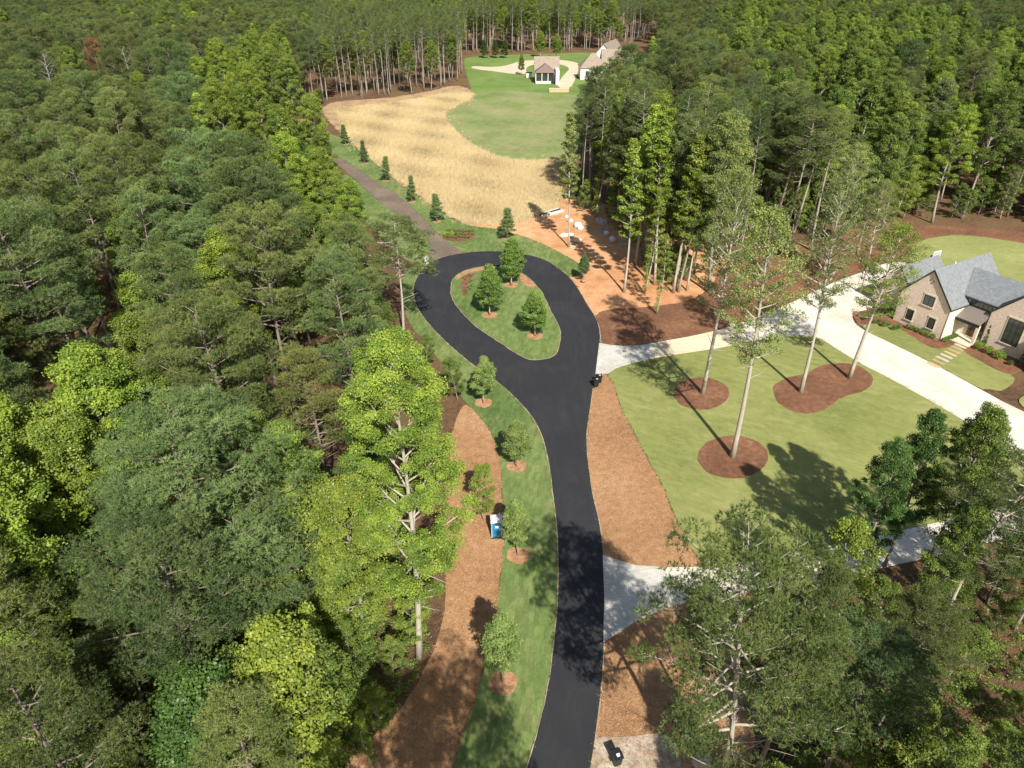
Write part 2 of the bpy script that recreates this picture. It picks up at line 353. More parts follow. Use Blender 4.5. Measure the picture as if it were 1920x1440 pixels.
MULCH_UP = [(1116,589),(1140,581),(1169,579),(1220,575),(1280,568),(1310,556),(1335,535),(1350,505),(1400,490),(1450,470),(1510,455),(1580,430),(1676,424),(1749,424),(1840,427),(1960,440),(1980,470),(1876,450),(1803,441),(1749,446),(1712,458),(1690,480),(1676,492),(1606,520),(1559,536),(1470,580),(1344,626),(1220,652),(1170,654),(1126,648),(1126,620)]
sheet('bark_mulch_bed', MULCH_UP, .06, MAT['dark_mulch'], jitter=.1)
MULCH_R = [(1117,702),(1137,701),(1150.5,719),(1160,752),(1172,781),(1190.6,814),(1212.5,857.6),(1245,915),(1256,948),(1274.5,988),(1298,1035),(1318,1056),(1292,1068),(1238,1068),(1190,1064),(1154,1053),(1128,1046),(1124,1000),(1108,930),(1100,850),(1104,770)]
sheet('roadside_straw_bed', MULCH_R, .055, MAT['straw_mulch'], jitter=.05)
sheet('lower_straw_bed', [(1128,1206),(1161,1184),(1190,1164),(1238,1142),(1300,1124),(1400,1110),(1470,1110),(1440,1200),(1420,1330),(1400,1500),(1300,1700),(1050,1700),(1100,1440),(1120,1327)], .035, MAT['straw_mulch'], jitter=.05)
FRONT = [(1137,702),(1158,690),(1183,682.6),(1220,672.5),(1274.7,662),(1347,650),(1402,638),(1457,628),(1500,622),(1533,628),(1563,650),(1606,678),(1657,703),(1763,761),(1840,808),(1925,858),(2040,930),(1960,960),(1789,974),(1767,980),(1639,1007),(1420,1053),(1366,1061),(1326,1062),(1298,1035),(1274,988),(1256,948),(1245,915),(1212,857),(1190,814),(1172,781),(1160,752),(1150,719)]
sheet('front_lawn', FRONT, .07, MAT['lawn'], smooth=1, jitter=.03)
sheet('back_lawn', [(1712,457),(1749,445),(1803,440),(1876,449),(1960,465),(2150,540),(2200,640),(2000,560),(1900,540),(1740,530),(1724,503),(1700,485)], .065, MAT['lawn_back'], smooth=1)
DRIVE = [(1215,646),(1293,632),(1344,621),(1400,603),(1470,575),(1559,532),(1584.6,522),(1606,515),(1658,494),(1689,491),(1724,500),(1736,507),(1715,535),(1670,560),(1629,580),(1604,585),(1597,592),(1600,603),(1608,613),(1629,625),(1741,678.5),(1839,731.7),(1890,760),(1980,800),(2120,900),(2040,935),(1920,856),(1840,810),(1763,763),(1657.5,704.5),(1606,679),(1561,650),(1533.6,631.6),(1497,628),(1457,635),(1402,641),(1347.6,653),(1274.7,664),(1215,674)]
sheet('driveway', DRIVE, .10, MAT['concrete'], smooth=1)
sheet('driveway', [(1215,645.8),(1293,631.8),(1344,620.8),(1385,608),(1400,641.5),(1347.6,653.2),(1274.7,664.2),(1215,674.2)], .104, MAT['concrete_warm'], smooth=0)
sheet('paved_apron', [(1123.5,644),(1145,648),(1170,650),(1200,648.5),(1225,645),(1225,671.5),(1183,682.6),(1158,690),(1139.6,701),(1116.5,701),(1120,672)], .11, MAT['pavers'], smooth=0)
sheet('driveway', [(1238,1065),(1292.7,1064.5),(1329,1062.7),(1366,1059),(1420.5,1051.7),(1530,1030),(1639,1006),(1767,979),(1850,960),(1960,930),(2080,900),(2150,930),(1960,990),(1767,1039),(1730,1048),(1665,1062.6),(1603,1076),(1500,1095),(1384,1113),(1300,1126.5),(1238,1144.7)], .09, MAT['concrete'], smooth=1)
sheet('paved_apron', [(1130,1042),(1154,1050),(1190.6,1061),(1245,1065),(1245,1142),(1190.6,1166.6),(1161.5,1186.6),(1131,1205),(1133,1119)], .10, MAT['pavers'], smooth=0)
sheet('paved_apron', [(1113,1386),(1140,1382),(1180,1384),(1240,1377),(1262,1382),(1275,1420),(1290,1500),(1240,1640),(1060,1640),(1105,1440)], .06, MAT['dirty_conc'], smooth=1, jitter=.05)
sheet('house_lawn', [(1613,610),(1629,606),(1649,607),(1670,608),(1689,617),(1710,631),(1727,642),(1743,651),(1764,655),(1785,650),(1800,640),(1815,650),(1823,669),(1852,686),(1872,696),(1893,702),(1905,714),(1885,730),(1872,733.5),(1848,728),(1839,731),(1741,678),(1629,625)], .115, MAT['lawn'], smooth=1)
sheet('house_bed', [(1597,591),(1601,583),(1620,590),(1660,592),(1700,600),(1760,600),(1830,600),(1915,640),(1930,690),(1904,699),(1893,704),(1872.5,697),(1851.7,687),(1822.5,670),(1806,660),(1799,642),(1785,651),(1764,656),(1743,652.5),(1727,643),(1710,633),(1689,618),(1670,610),(1649,608),(1630,608),(1610,612)], .12, MAT['dark_mulch'], smooth=1, jitter=.04)
sheet('drive_island_lawn', [(1930,740),(1916,745),(1908,752),(1918,766),(1960,790),(1990,780)], .13, MAT['lawn'], smooth=1)
def ring(cx, cy, rx, ry, z, mat, name='mulch_ring', jit=.05):
    p = [(cx + math.cos(a)*rx, cy + math.sin(a)*ry) for a in np.linspace(0, 2*math.pi, 40)[:-1]]
    return sheet(name, p, z, mat, smooth=0, jitter=jit, step=.4)
ring(1374, 858, 66, 40, .10, MAT['dark_mulch']); ring(1315, 739, 52, 30, .10, MAT['dark_mulch'])
sheet('mulch_bed', [(1449.7,722.7),(1475,708),(1511.6,702.6),(1533.5,688),(1570,680.7),(1606,684),(1632,701),(1637.5,715),(1628,732),(1592,741),(1570,750),(1555,763),(1537,774),(1511.6,777),(1482.5,772),(1460.6,759),(1449.7,741)], .10, MAT['dark_mulch'], jitter=.05)
sheet('track_bed', [(826,443),(840.6,434),(862.5,429.5),(884,434),(894.6,443),(880.7,452),(855,454),(833,450)], .08, MAT['dark_mulch'], jitter=.08)
# fields to the north
FIELD = [(631,204),(709,197),(782,186),(819,179),(855,171),(888,177),(880,190),(855,199),(833,215),(837,230),(862,255),(892,277),(921,292),(965,301),(1001,303),(1045,299),(1060,328),(1052,365),(1045,394),(1012,405),(983,416),(950,423),(913,423),(877,416),(851,408),(833,394),(797,372),(746,335),(709,310),(691,292),(662,270),(647,241),(633,219)]
sheet('field_edge_soil', [(600,205),(622,190),(709,186),(782,176),(819,168),(855,158),(892,172),(902,180),(860,210),(845,230),(870,255),(900,277),(930,292),(1060,290),(1075,330),(1062,380),(1062,400),(1012,410),(983,422),(950,430),(928,428),(884,425),(855,415),(833,401),(808,386),(775,361),(746,342),(720,320),(684,287),(655,264),(640,250),(625,235)], .03, MAT['field_soil'], jitter=.4)
sheet('straw_field', FIELD, .06, MAT['straw_field'], jitter=.45, step=1.2)
sheet('green_meadow', [(888,178),(880,160),(874,140),(869,120),(872,106),(950,103.5),(1010,101),(1100,99),(1190,95),(1240,120),(1220,170),(1150,180),(1060,182),(960,172),(905,174)], .05, MAT['meadow'], jitter=.5, step=1.6)
sheet('patchy_meadow', [(888,176),(920,170),(990,172),(1060,178),(1150,176),(1120,230),(1090,280),(1075,310),(1001,305),(965,303),(921,294),(892,279),(862,257),(835,231),(831,215),(853,200),(880,190)], .055, MAT['patchy'], jitter=.9, step=2.2)
sheet('far_drive', [(881.6,127),(888,124),(916,126),(939,125),(954,122),(972.5,115.6),(995,113),(1030,112),(1057,113),(1075.6,116),(1088,121),(1085,132),(1078,150),(1070,166),(1045,166),(1050,150),(1058,140),(1070,128),(1050,120),(1010,119),(990,124),(985,132),(991,138),(965,139),(942.5,136),(916,132.5),(897.5,130.6)], .10, MAT['far_drive'], smooth=1)
# flagstones to the door
def flagstones():
    ps = world_poly([(1751, 686), (1764, 676.5), (1776, 668), (1788, 660), (1798, 652), (1808, 645), (1816, 639)])
    L = []
    for i in range(11):
        u = i/10*(len(ps)-1); k = min(int(u), len(ps)-2); f = u-k
        L.append((ps[k][0]*(1-f)+ps[k+1][0]*f, ps[k][1]*(1-f)+ps[k+1][1]*f))
    tn = [plain('flagstone_tan', (.55, .40, .20), .9), plain('flagstone_grey', (.50, .45, .34), .9), plain('flagstone_brown', (.42, .30, .17), .9)]
    for i, (x, y) in enumerate(L):
        m = MB(); r = random.Random(i); a = math.atan2(-.87, .5)
        pts = []
        for q, w_ in (((-1, -.42), 0), ((-.6, -.5), 0), ((.7, -.48), 0), ((1, -.3), 0), ((1, .35), 0), ((.6, .5), 0), ((-.8, .46), 0), ((-1, .2), 0)):
            lx, ly = q[0]*.85*(1+r.uniform(-.08, .08)), q[1]*.62*(1+r.uniform(-.08, .08))
            pts.append((x+lx*math.cos(a)-ly*math.sin(a), y+lx*math.sin(a)+ly*math.cos(a), .10))
        m.prism(pts, (0, 0, .07)); o = m.build('stepping_stone', tn[(i*2+i//3) % 3])
        tag(o, 'flat tan stone slab of the stepping path from white driveway to front door', 'stepping stone', 'stepping stones to the front door')
flagstones()

# ragged blades of grass where the lawns meet road, straw and clay
FRINGE = [(ROAD, True), (ISLAND, True), (NORTH_LAWN, True), (MULCH_L[:24], False), (MULCH_R[:13], False), (FRONT, True)]
# ------------------------------------------------------------------ tree meshes
def unit(v): return v / np.maximum(np.linalg.norm(v, axis=-1, keepdims=True), 1e-9)
def tufts(cent, rad, tone, n_t, n_n, L, Wd, rng, flat=.75, up=.55):
    """pine needle tufts on the shell of each clump; thin tapering triangles"""
    N = len(cent)
    d = unit(rng.normal(size=(N, n_t, 3)) + np.array([0, 0, up]))
    r = rng.uniform(.6, 1.0, (N, n_t, 1)) * rad[:, None, None]
    p = cent[:, None, :] + d * r * np.array([1, 1, flat])
    tt = np.repeat(tone[:, None], n_t, 1) + rng.normal(0, .10, (N, n_t))
    p = np.repeat(p[:, :, None, :], n_n, 2).reshape(-1, 3); dd = np.repeat(d[:, :, None, :], n_n, 2).reshape(-1, 3)
    tt = np.repeat(tt[:, :, None], n_n, 2).reshape(-1)
    nd = unit(dd*.7 + rng.normal(size=dd.shape)*.55 + np.array([0, 0, .25]))
    sd_ = unit(np.cross(nd, rng.normal(size=nd.shape))) * Wd/2
    Ls = L * rng.uniform(.7, 1.25, (len(p), 1))
    V = np.stack([p - sd_, p + sd_, p + nd*Ls], 1).reshape(-1, 3)
    n = len(p)
    return V, np.full(n, 3), np.arange(3*n), np.clip(tt, 0, 1)
def leaves(cent, rad, tone, n_l, L, Wd, rng, flat=.7, up=.5, tilt=.65, inner=.35):
    N = len(cent)
    d = unit(rng.normal(size=(N, n_l, 3)) + np.array([0, 0, up]))
    r = rng.uniform(inner, 1.0, (N, n_l, 1)) * rad[:, None, None]
    p = (cent[:, None, :] + d * r * np.array([1, 1, flat])).reshape(-1, 3); d = d.reshape(-1, 3)
    tt = (np.repeat(tone[:, None], n_l, 1) + rng.normal(0, .13, (N, n_l))).reshape(-1)
    n_ = unit(d*.5 + np.array([0, -.12, .55]) + rng.normal(size=d.shape)*tilt)
    t_ = unit(np.cross(n_, rng.normal(size=n_.shape))); b_ = np.cross(n_, t_)
    s = rng.uniform(.65, 1.3, (len(p), 1)); l_ = t_*L/2*s; w_ = b_*Wd/2*s
    V = np.stack([p - l_, p + w_ + l_*.15, p + l_, p - w_ + l_*.15], 1).reshape(-1, 3); n = len(p)
    return V, np.full(n, 4), np.arange(4*n), np.clip(tt, 0, 1)
def skeleton(rng, H, R, cb, n_limb, prof, rise=.5, sub=4, tr=.26, bend=.5, droop=0.0, lean=0.0, azbias=None, stubs=0):
    """trunk + limbs as tubes, returns (MB, clump centres, clump radii factor)"""
    m = MB(); ph = rng.uniform(0, 6.28, 4)
    def trunk(z):
        u = z / H
        return np.array([bend*(math.sin(u*3.1+ph[0])-math.sin(ph[0]))*.6 + lean*u*u*3, bend*(math.sin(u*2.6+ph[1])-math.sin(ph[1]))*.6, z])
    zs = np.linspace(0, H*.97, 11)
    rad = [tr*(1.35 if i == 0 else 1)*(1-.86*(z/H)**1.1) for i, z in enumerate(zs)]
    m.tube([trunk(z) for z in zs], rad, 8)
    C = []; az = rng.uniform(0, 6.28)
    lob = rng.uniform(.72, 1.2, 7)
    def lobf(a): 
        a = (a % 6.2832)/6.2832*7; i = int(a) % 7; f = a-int(a); return lob[i]*(1-f)+lob[(i+1) % 7]*f
    for i in range(n_limb):
        u = (i + rng.uniform(-.3, .3))/n_limb; u = min(max(u, 0), .995)
        z0 = cb + (H-cb)*u*.97
        az += 2.4 + rng.uniform(-.4, .4)
        Lm = R*prof(u)*lobf(az)*rng.uniform(.75, 1.12)
        if Lm < .3: Lm = .3
        el = rise*(.4+1.1*u) + rng.uniform(-.12, .18)
        b = trunk(z0); dirh = np.array([math.cos(az), math.sin(az), 0]); side = np.array([-dirh[1], dirh[0], 0])
        pts = [b]; nseg = 4; cur = b.copy(); wob = rng.uniform(-.3, .3)
        for k in range(nseg):
            e = el + (k/nseg)*(.35-droop); st = Lm/nseg
            cur = cur + dirh*math.cos(e)*st + np.array([0, 0, math.sin(e)*st]) + side*wob*st*(k-1)*.5
            pts.append(cur.copy())
        r0 = tr*.32*(1-.6*u)*min(1, Lm/2.5)+.02
        m.tube(pts, [r0, r0*.8, r0*.6, r0*.42, .015], 5, cap=False)
        C.append((pts[-1], 1.0))
        for s in range(sub):
            f = .3 + .65*(s+rng.uniform(0, .8))/sub; k = min(int(f*nseg), nseg-1); g_ = f*nseg-k
            p0 = pts[k]*(1-g_)+pts[k+1]*g_; sg = 1 if s % 2 else -1
            ls = Lm*rng.uniform(.22, .42)*(1.15-f*.5)
            dv = unit(dirh*.6 + side*sg*rng.uniform(.6, 1.1) + np.array([0, 0, rng.uniform(.05, .55)]))
            p1 = p0 + dv*ls*.55 + np.array([0, 0, .05]); p2 = p0 + dv*ls + np.array([0, 0, ls*.15])
            m.tube([p0, p1, p2], [r0*.4, r0*.28, .01], 4, cap=False)
            C.append((p2, .85))
            if ls > 1.2: C.append(((p0+p1)/2 + np.array([0, 0, .25]), .6))
    for i in range(stubs):
        z0 = rng.uniform(cb*.55, cb*1.25); a = rng.uniform(0, 6.28); Lm = R*rng.uniform(.25, .6)
        b = trunk(z0); d = np.array([math.cos(a), math.sin(a), rng.uniform(-.1, .45)])
        q = b + d*Lm*.6; m.tube([b, q, q + d*Lm*.4 + np.array([0, 0, rng.uniform(-.1, .4)])], [.05, .035, .01], 4, cap=False)
        s_ = unit(rng.normal(size=3)+d)*Lm*.35; m.tube([q, q+s_], [.02, .006], 3, cap=False)
    C.append((trunk(H*.98), 1.0))
    return m, np.array([c[0] for c in C]), np.array([c[1] for c in C])
PROTO = {}
def crown_mesh(name, parts, mat):
    Vs, Cs, Is, Ts, off = [], [], [], [], 0
    for V, c, i, t_ in parts:
        Vs.append(V); Cs.append(c); Is.append(i+off); Ts.append(t_); off += len(V)
    return mesh_np(name, np.concatenate(Vs), np.concatenate(Cs), np.concatenate(Is), [mat], tone=np.concatenate(Ts))
def make_proto(key, seed, H, R, cb, limbs, prof, foliage, bark, **kw):
    rng = np.random.default_rng(seed)
    fk = foliage
    m, C, F = skeleton(rng, H, R, cb, limbs, prof, **kw)
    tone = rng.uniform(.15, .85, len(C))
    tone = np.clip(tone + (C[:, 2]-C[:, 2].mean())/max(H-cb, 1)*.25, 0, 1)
    rad = fk['r']*F*rng.uniform(.75, 1.25, len(C))
    keep = rng.uniform(size=len(C)) > fk.get('gap', 0.0)
    C, F, rad, tone = C[keep], F[keep], rad[keep], tone[keep]
    if fk['type'] == 'needle':
        parts = [tufts(C, rad, tone, fk['nt'], fk['nn'], fk['L'], fk['W'], rng, fk.get('flat', .7))]; mat = MAT['needle']
    else:
        parts = [leaves(C, rad, tone, fk['n'], fk['L'], fk['W'], rng, fk.get('flat', .7), tilt=fk.get('tilt', .65))]; mat = MAT['leaf']
    if fk.get('vine'):                                   # leaves wrapped round the lower trunk
        zz = np.linspace(1.0, cb+2, int((cb+1)*2)); cc = np.stack([rng.normal(0, .25, len(zz)), rng.normal(0, .25, len(zz)), zz], 1)
        parts.append(leaves(cc, np.full(len(zz), fk['vine'])*rng.uniform(.6, 1.3, len(zz)), rng.uniform(.2, .8, len(zz)), fk['n'], fk['L'], fk['W'], rng, 1.0, tilt=.7))
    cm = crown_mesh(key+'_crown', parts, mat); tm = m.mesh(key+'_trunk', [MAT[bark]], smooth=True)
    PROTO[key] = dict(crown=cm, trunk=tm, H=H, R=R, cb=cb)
dome = lambda u: math.sqrt(max(0, 1-(max(u, 0)**2.0)))*(.72+.28*min(1, u*4))+.06
egg = lambda u: (min(1, .5+u*2.2))*math.sqrt(max(0, 1-u**1.8))+.05
cone = lambda u: (1-u)**.75*min(1, .55+u*4)+.05
colm = lambda u: (min(1, .55+u*2.0))*(1-u**2.6)**.8+.06
NF = dict(type='needle', r=.84, nt=48, nn=8, L=.25, W=.042, flat=.62, gap=.05)
for i in range(7):
    make_proto(f'pine{i}', 100+i, 26, [4.9, 5.4, 4.4, 5.9, 4.1, 5.1, 4.7][i], [12.5, 14, 13, 15, 11, 16, 12][i], [34, 36, 30, 40, 30, 34, 36][i], dome, NF, 'pine_bark', rise=.32, sub=4, tr=.27, bend=1.1, stubs=9)
for i in range(3):       # tall forest pines with a bare stem
    make_proto(f'stem{i}', 140+i, 26, 3.2, 17.5, 20, dome, dict(NF, nt=30, nn=7), 'grey_bark', rise=.35, sub=3, tr=.19, bend=.7, stubs=8)
make_proto('airy', 160, 25, 6.0, 10.8, 40, lambda u: (.8+.4*math.sin(u*9)**2)*math.sqrt(max(0, 1-u**2))+.1, dict(NF, nt=44, nn=8, r=.85, gap=.05), 'pale_bark', rise=.2, sub=4, tr=.30, bend=1.8, stubs=14)
make_proto('reach', 171, 24, 5.6, 13.0, 30, lambda u: (.9+.35*math.sin(u*8)**2)*math.sqrt(max(0, 1-u**2))+.1, dict(NF, nt=46, r=.85, gap=.04), 'pale_bark', rise=.12, sub=4, tr=.24, bend=.6, stubs=14)
LF = dict(type='leaf', r=.82, n=190, L=.175, W=.13, flat=.65, gap=.05)
for i in range(4):       # rounded hardwood
    make_proto(f'hard{i}', 200+i, 22, 4.3+.4*(i % 3), 6.5+i, 38, egg, LF, 'grey_bark', rise=.75, sub=5, tr=.24, bend=1.0)
for i in range(2):       # edge tree leafy almost to the ground
    make_proto(f'edge{i}', 230+i, 16, 3.6, 2.2, 40, egg, dict(LF, n=130, r=.78, gap=.08), 'pale_bark', rise=.65, sub=5, tr=.16, bend=.8)
for i in range(3):       # narrow tulip-like column
    make_proto(f'col{i}', 240+i, 25, 2.5, 9, 38, colm, dict(LF, n=70, r=.66, L=.26, W=.21, gap=.1), 'pale_bark', rise=.75, sub=3, tr=.20, bend=.7)
for i in range(2):       # vine covered trunk
    make_proto(f'vine{i}', 260+i, 19, 1.9, 6, 26, colm, dict(LF, n=70, r=.62, vine=.62, gap=.05), 'pale_bark', rise=.7, sub=2, tr=.15, bend=1.2)
for i in range(4):       # light open crowns of the lawn trees
    make_proto(f'lawn{i}', 280+i, 30, 5.6, 12.5, 50, lambda u: (min(1, .42+u*1.7))*(1-u**2.4)**.7+.05, dict(LF, n=52, r=.90, L=.19, W=.14, gap=.10, tilt=.85), 'pale_bark', rise=.62, sub=5, tr=.32, bend=.8, stubs=5)
make_proto('hero', 300, 27, 5.6, 7.5, 50, lambda u: (min(1, .62+u*2.2))*(1-u**3.2)**.7+.08, dict(LF, n=300, r=.84, L=.135, W=.10, gap=.13, tilt=.7), 'pale_bark', rise=.62, sub=6, tr=.30, bend=1.0, stubs=3)
for i in range(2):       # understorey
    make_proto(f'low{i}', 320+i, 9, 2.6, 1.6, 22, egg, dict(LF, n=100, r=.6, L=.15, W=.11), 'grey_bark', rise=.6, sub=4, tr=.08, bend=.8)
for i in range(3):       # planted young trees
    make_proto(f'young{i}', 340+i, 7, 1.75, 1.9, 38, lambda u: (min(1, .55+u*2.4))*(1-u**1.35)**.8+.04, dict(type='leaf', n=110, r=.46, L=.14, W=.095, flat=.85, gap=.0, tilt=.7), 'young_bark', rise=.75, sub=4, tr=.075, bend=.15)
for i in range(2):
    make_proto(f'slim{i}', 350+i, 6.5, 1.0, 1.1, 30, cone, dict(type='leaf', n=60, r=.34, L=.14, W=.08, flat=.9, gap=.03, tilt=.9), 'young_bark', rise=.85, sub=3, tr=.06, bend=.15)
for i in range(2):
    make_proto(f'full{i}', 360+i, 8, 2.15, 1.75, 46, lambda u: (min(1, .6+u*2.2))*(1-u**1.5)**.8+.04, dict(type='leaf', n=80, r=.42, L=.15, W=.10, flat=.8, tilt=.8), 'young_bark', rise=.8, sub=5, tr=.10, bend=.15)
make_proto('dead', 380, 24, 3.8, 9, 34, dome, dict(type='needle', r=.35, nt=2, nn=2, L=.2, W=.02, gap=.9), 'dead_bark', rise=.5, sub=6, tr=.2, bend=1.2)
def shrub_mesh(key, seed, r, h, L, n):
    rng = np.random.default_rng(seed); k = 26
    d = unit(rng.normal(size=(k, 3))+np.array([0, 0, .4])); c = d*np.array([r*.62, r*.62, h*.36]) + np.array([0, 0, h*.5])
    parts = [leaves(c, np.full(k, r*.42), rng.uniform(.2, .8, k), n, L, L*.6, rng, .9, tilt=.8)]
    PROTO[key] = dict(crown=crown_mesh(key, parts, MAT['leaf']), H=h, R=r)
shrub_mesh('shrub0', 400, .6, 1.0, .10, 40); shrub_mesh('shrub1', 401, .55, .8, .09, 40)
# ------------------------------------------------------------------ placing
G_PINE = (.142, .190, .056); G_PINE_Y = (.158, .195, .057); G_PINE_B = (.130, .190, .064)
G_HARD = (.165, .235, .044); G_BRIGHT = (.225, .30, .048); G_YELLOW = (.245, .345, .052); G_SAGE = (.20, .25, .09); G_DEEP = (.085, .16, .035)
G_RUST = (.24, .13, .065); G_LIGHT = (.255, .31, .095)
TREES = []
NAMES = {'pine': 'pine_tree', 'hard': 'hardwood_tree', 'young': 'young_tree', 'sap': 'sapling'}
def place(kind, key, X, Y, Hh, color, label=None, group=None, rz=None, wide=1.0, cat='tree', name=None, lean=None, z=0.0):
    p = PROTO[key]; s = Hh / p['H']; r = random.Random(int(X*131+Y*977))
    e = bpy.data.objects.new(name or NAMES[kind], None); COL.objects.link(e); e.empty_display_size = .5
    e.location = (X, Y, z); rx, ry = lean if lean else (r.gauss(0, .012), r.gauss(0, .012))
    e.rotation_euler = (rx, ry, r.uniform(0, 6.28) if rz is None else rz)
    e.scale = (s*wide, s*wide, s)
    for nm in ('trunk', 'crown'):
        if nm not in p: continue
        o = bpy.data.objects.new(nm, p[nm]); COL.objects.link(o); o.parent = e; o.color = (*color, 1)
    tag(e, label, cat, group)
    return e
def vary(c, r, a=.12):
    k = 1 + r.uniform(-a, a); h = r.uniform(-a, a)*.3
    return (c[0]*k*(1+h), c[1]*k, c[2]*k*(1-h*.5))
# --- landmark trees: base pixel, top pixel row -> height
def base_top(bx, by, ty):
    X, Y, _ = W(bx, by); return X, Y, height_of(X, Y, ty)
CLEARINGS = []; OCC = []                                    # keep scattered trees off the landmark trunks
def landmark(kind, key, bx, by, H, color, label, group=None, wide=1.0, keep=4.5, **kw):
    X, Y, _ = W(bx, by); CLEARINGS.append((X, Y, keep)); return place(kind, key, X, Y, H, color, label, group, wide=wide, **kw)
def LT(bx, by, ty): return base_top(bx, by, ty)[2]
def by_crown(kind, key, cx, cy, H, color, label, group=None, wide=1.0, frac=.78, keep=4.5, **kw):
    X, Y, _ = W(cx, cy, H*frac); CLEARINGS.append((X, Y, keep)); q = PX(X, Y, H*.75); OCC.append((q[0], q[1]+10, q[2], 4.4*FPX/q[2]))
    return place(kind, key, X, Y, H, color, label, group, wide=wide, **kw)
gl = 'tall lawn trees left standing on the new lawn'
landmark('hard', 'lawn0', 1373, 858, LT(1373, 858, 395), G_LIGHT, 'tall pale-trunked tree in the round mulch ring nearest the shaded lower driveway', gl, .95, rz=.6)
landmark('hard', 'lawn1', 1317, 739, LT(1317, 739, 312), G_LIGHT, 'tall pale-trunked tree in the small round mulch ring nearest the paved driveway mouth', gl, .82, rz=2.2)
landmark('hard', 'lawn2', 1501, 736, LT(1501, 736, 335), G_SAGE, 'tall light-trunked tree on the lower-left lobe of the kidney-shaped mulch bed', gl, .85, rz=4.0)
landmark('hard', 'lawn3', 1592, 710, LT(1592, 710, 425), G_BRIGHT, 'dark-trunked leafy tree on the kidney-shaped mulch bed beside the white driveway', gl, 1.15, rz=1.0)
X3, Y3, _ = W(1596, 709)
landmark('hard', 'hero', 786, 1231, 27, G_YELLOW, 'tall bright yellow-green tree leaning over the orange pine straw strip', None, .85, keep=6, rz=2.0)
landmark('pine', 'reach', 757, 648, LT(757, 648, 412), G_PINE, 'pine with a bare pale trunk and branches reaching over the black loop road', None, 1.15, keep=4, rz=.4, lean=(0, .04))
by_crown('pine', 'pine2', 660, 500, 23, G_PINE, 'dark pine crown between the bare-trunked loop pine and the woods')
by_crown('pine', 'pine4', 640, 590, 24, G_PINE_B, 'grey-green pine crown below the bare-trunked loop pine')
landmark('pine', 'airy', 1334, 1575, LT(1334, 1575, 1000), G_PINE, 'large open pine with bare white lower branches below the lower driveway', None, .80, rz=3.3, lean=(0, .09))
landmark('pine', 'pine2', 1380, 1545, LT(1380, 1545, 1040), G_PINE, 'second slimmer pine standing behind the large open pine with white branches', None, .8, rz=1.3)
landmark('pine', 'airy', 1758, 1207, LT(1758, 1207, 850), G_PINE, 'grey-trunked pine leaning over the lower driveway at the shaded lawn edge', None, .85, rz=5.0, lean=(0, .03))
landmark('pine', 'airy', 236, 1362, LT(236, 1362, 1060), G_PINE_B, 'large pine with dead lower limbs on its pale leaning trunk in the near woods', None, .95, rz=2.0)
landmark('pine', 'pine1', 540, 1290, LT(540, 1290, 950), G_PINE_B, 'broad grey-green pine with forked white trunk in the near woods', None, 1.15, rz=.2, lean=(0, -.05))
by_crown('pine', 'pine3', 290, 960, 24, G_PINE_B, 'dense grey-green pine crown above the dead-limbed pine in the near woods', None, 1.2)
OCC.clear()
for (bx, by, H, k, c, lb) in [
    (1657, 1063, 16, 'hard0', G_DEEP, 'dark green leafy tree whose trunk crosses the lower driveway'),
    (1600, 1105, 15, 'hard1', G_DEEP, 'dark green leafy tree growing behind the large open pine crown'),
    (1725, 1090, 17, 'hard2', G_HARD, 'mid green leafy tree above the lower driveway with orange soil below'),
    (1700, 1200, 14, 'hard3', G_HARD, 'leafy tree in the shaded hollow beside the grey leaning pine trunk'),
    (1560, 1210, 12, 'low0', G_BRIGHT, 'small bright green tree between the open pine and the grey leaning pine')]:
    landmark('hard', k, bx, by, H, c, lb, None, .8, keep=3)
landmark('pine', 'pine0', 1850, 1130, 14, G_PINE, 'grey-green pine where the lower driveway meets the white drive', None, .8)
landmark('hard', 'hard2', 1900, 1180, 14, G_SAGE, 'sage green leafy tree at the photo edge below the white driveway', None, .8)
# vine-covered trunks near the pine straw strip
for i, (bx, by, H) in enumerate([(652,1375,14),(618,1440,15),(585,1330,12),(690,1330,9),(560,1500,15),(655,1240,12),(700,1440,7)]):
    landmark('hard', f'vine{i%2}', bx, by, H, [G_BRIGHT, G_HARD][i % 2], ['bright green vine-covered tree nearest the pine straw strip edge', 'tall green vine-covered trunk second from the pine straw strip', 'green leafy column behind the vine-covered trunks', 'short vine-covered tree just below the yellow-green tree', 'vine-covered tree at the bottom photo edge', 'leafy column directly beside the yellow-green tree trunk', 'low leafy tree at the bottom of the pine straw strip'][i], 'vine-covered trees along the pine straw strip', 1.1, keep=2.5)
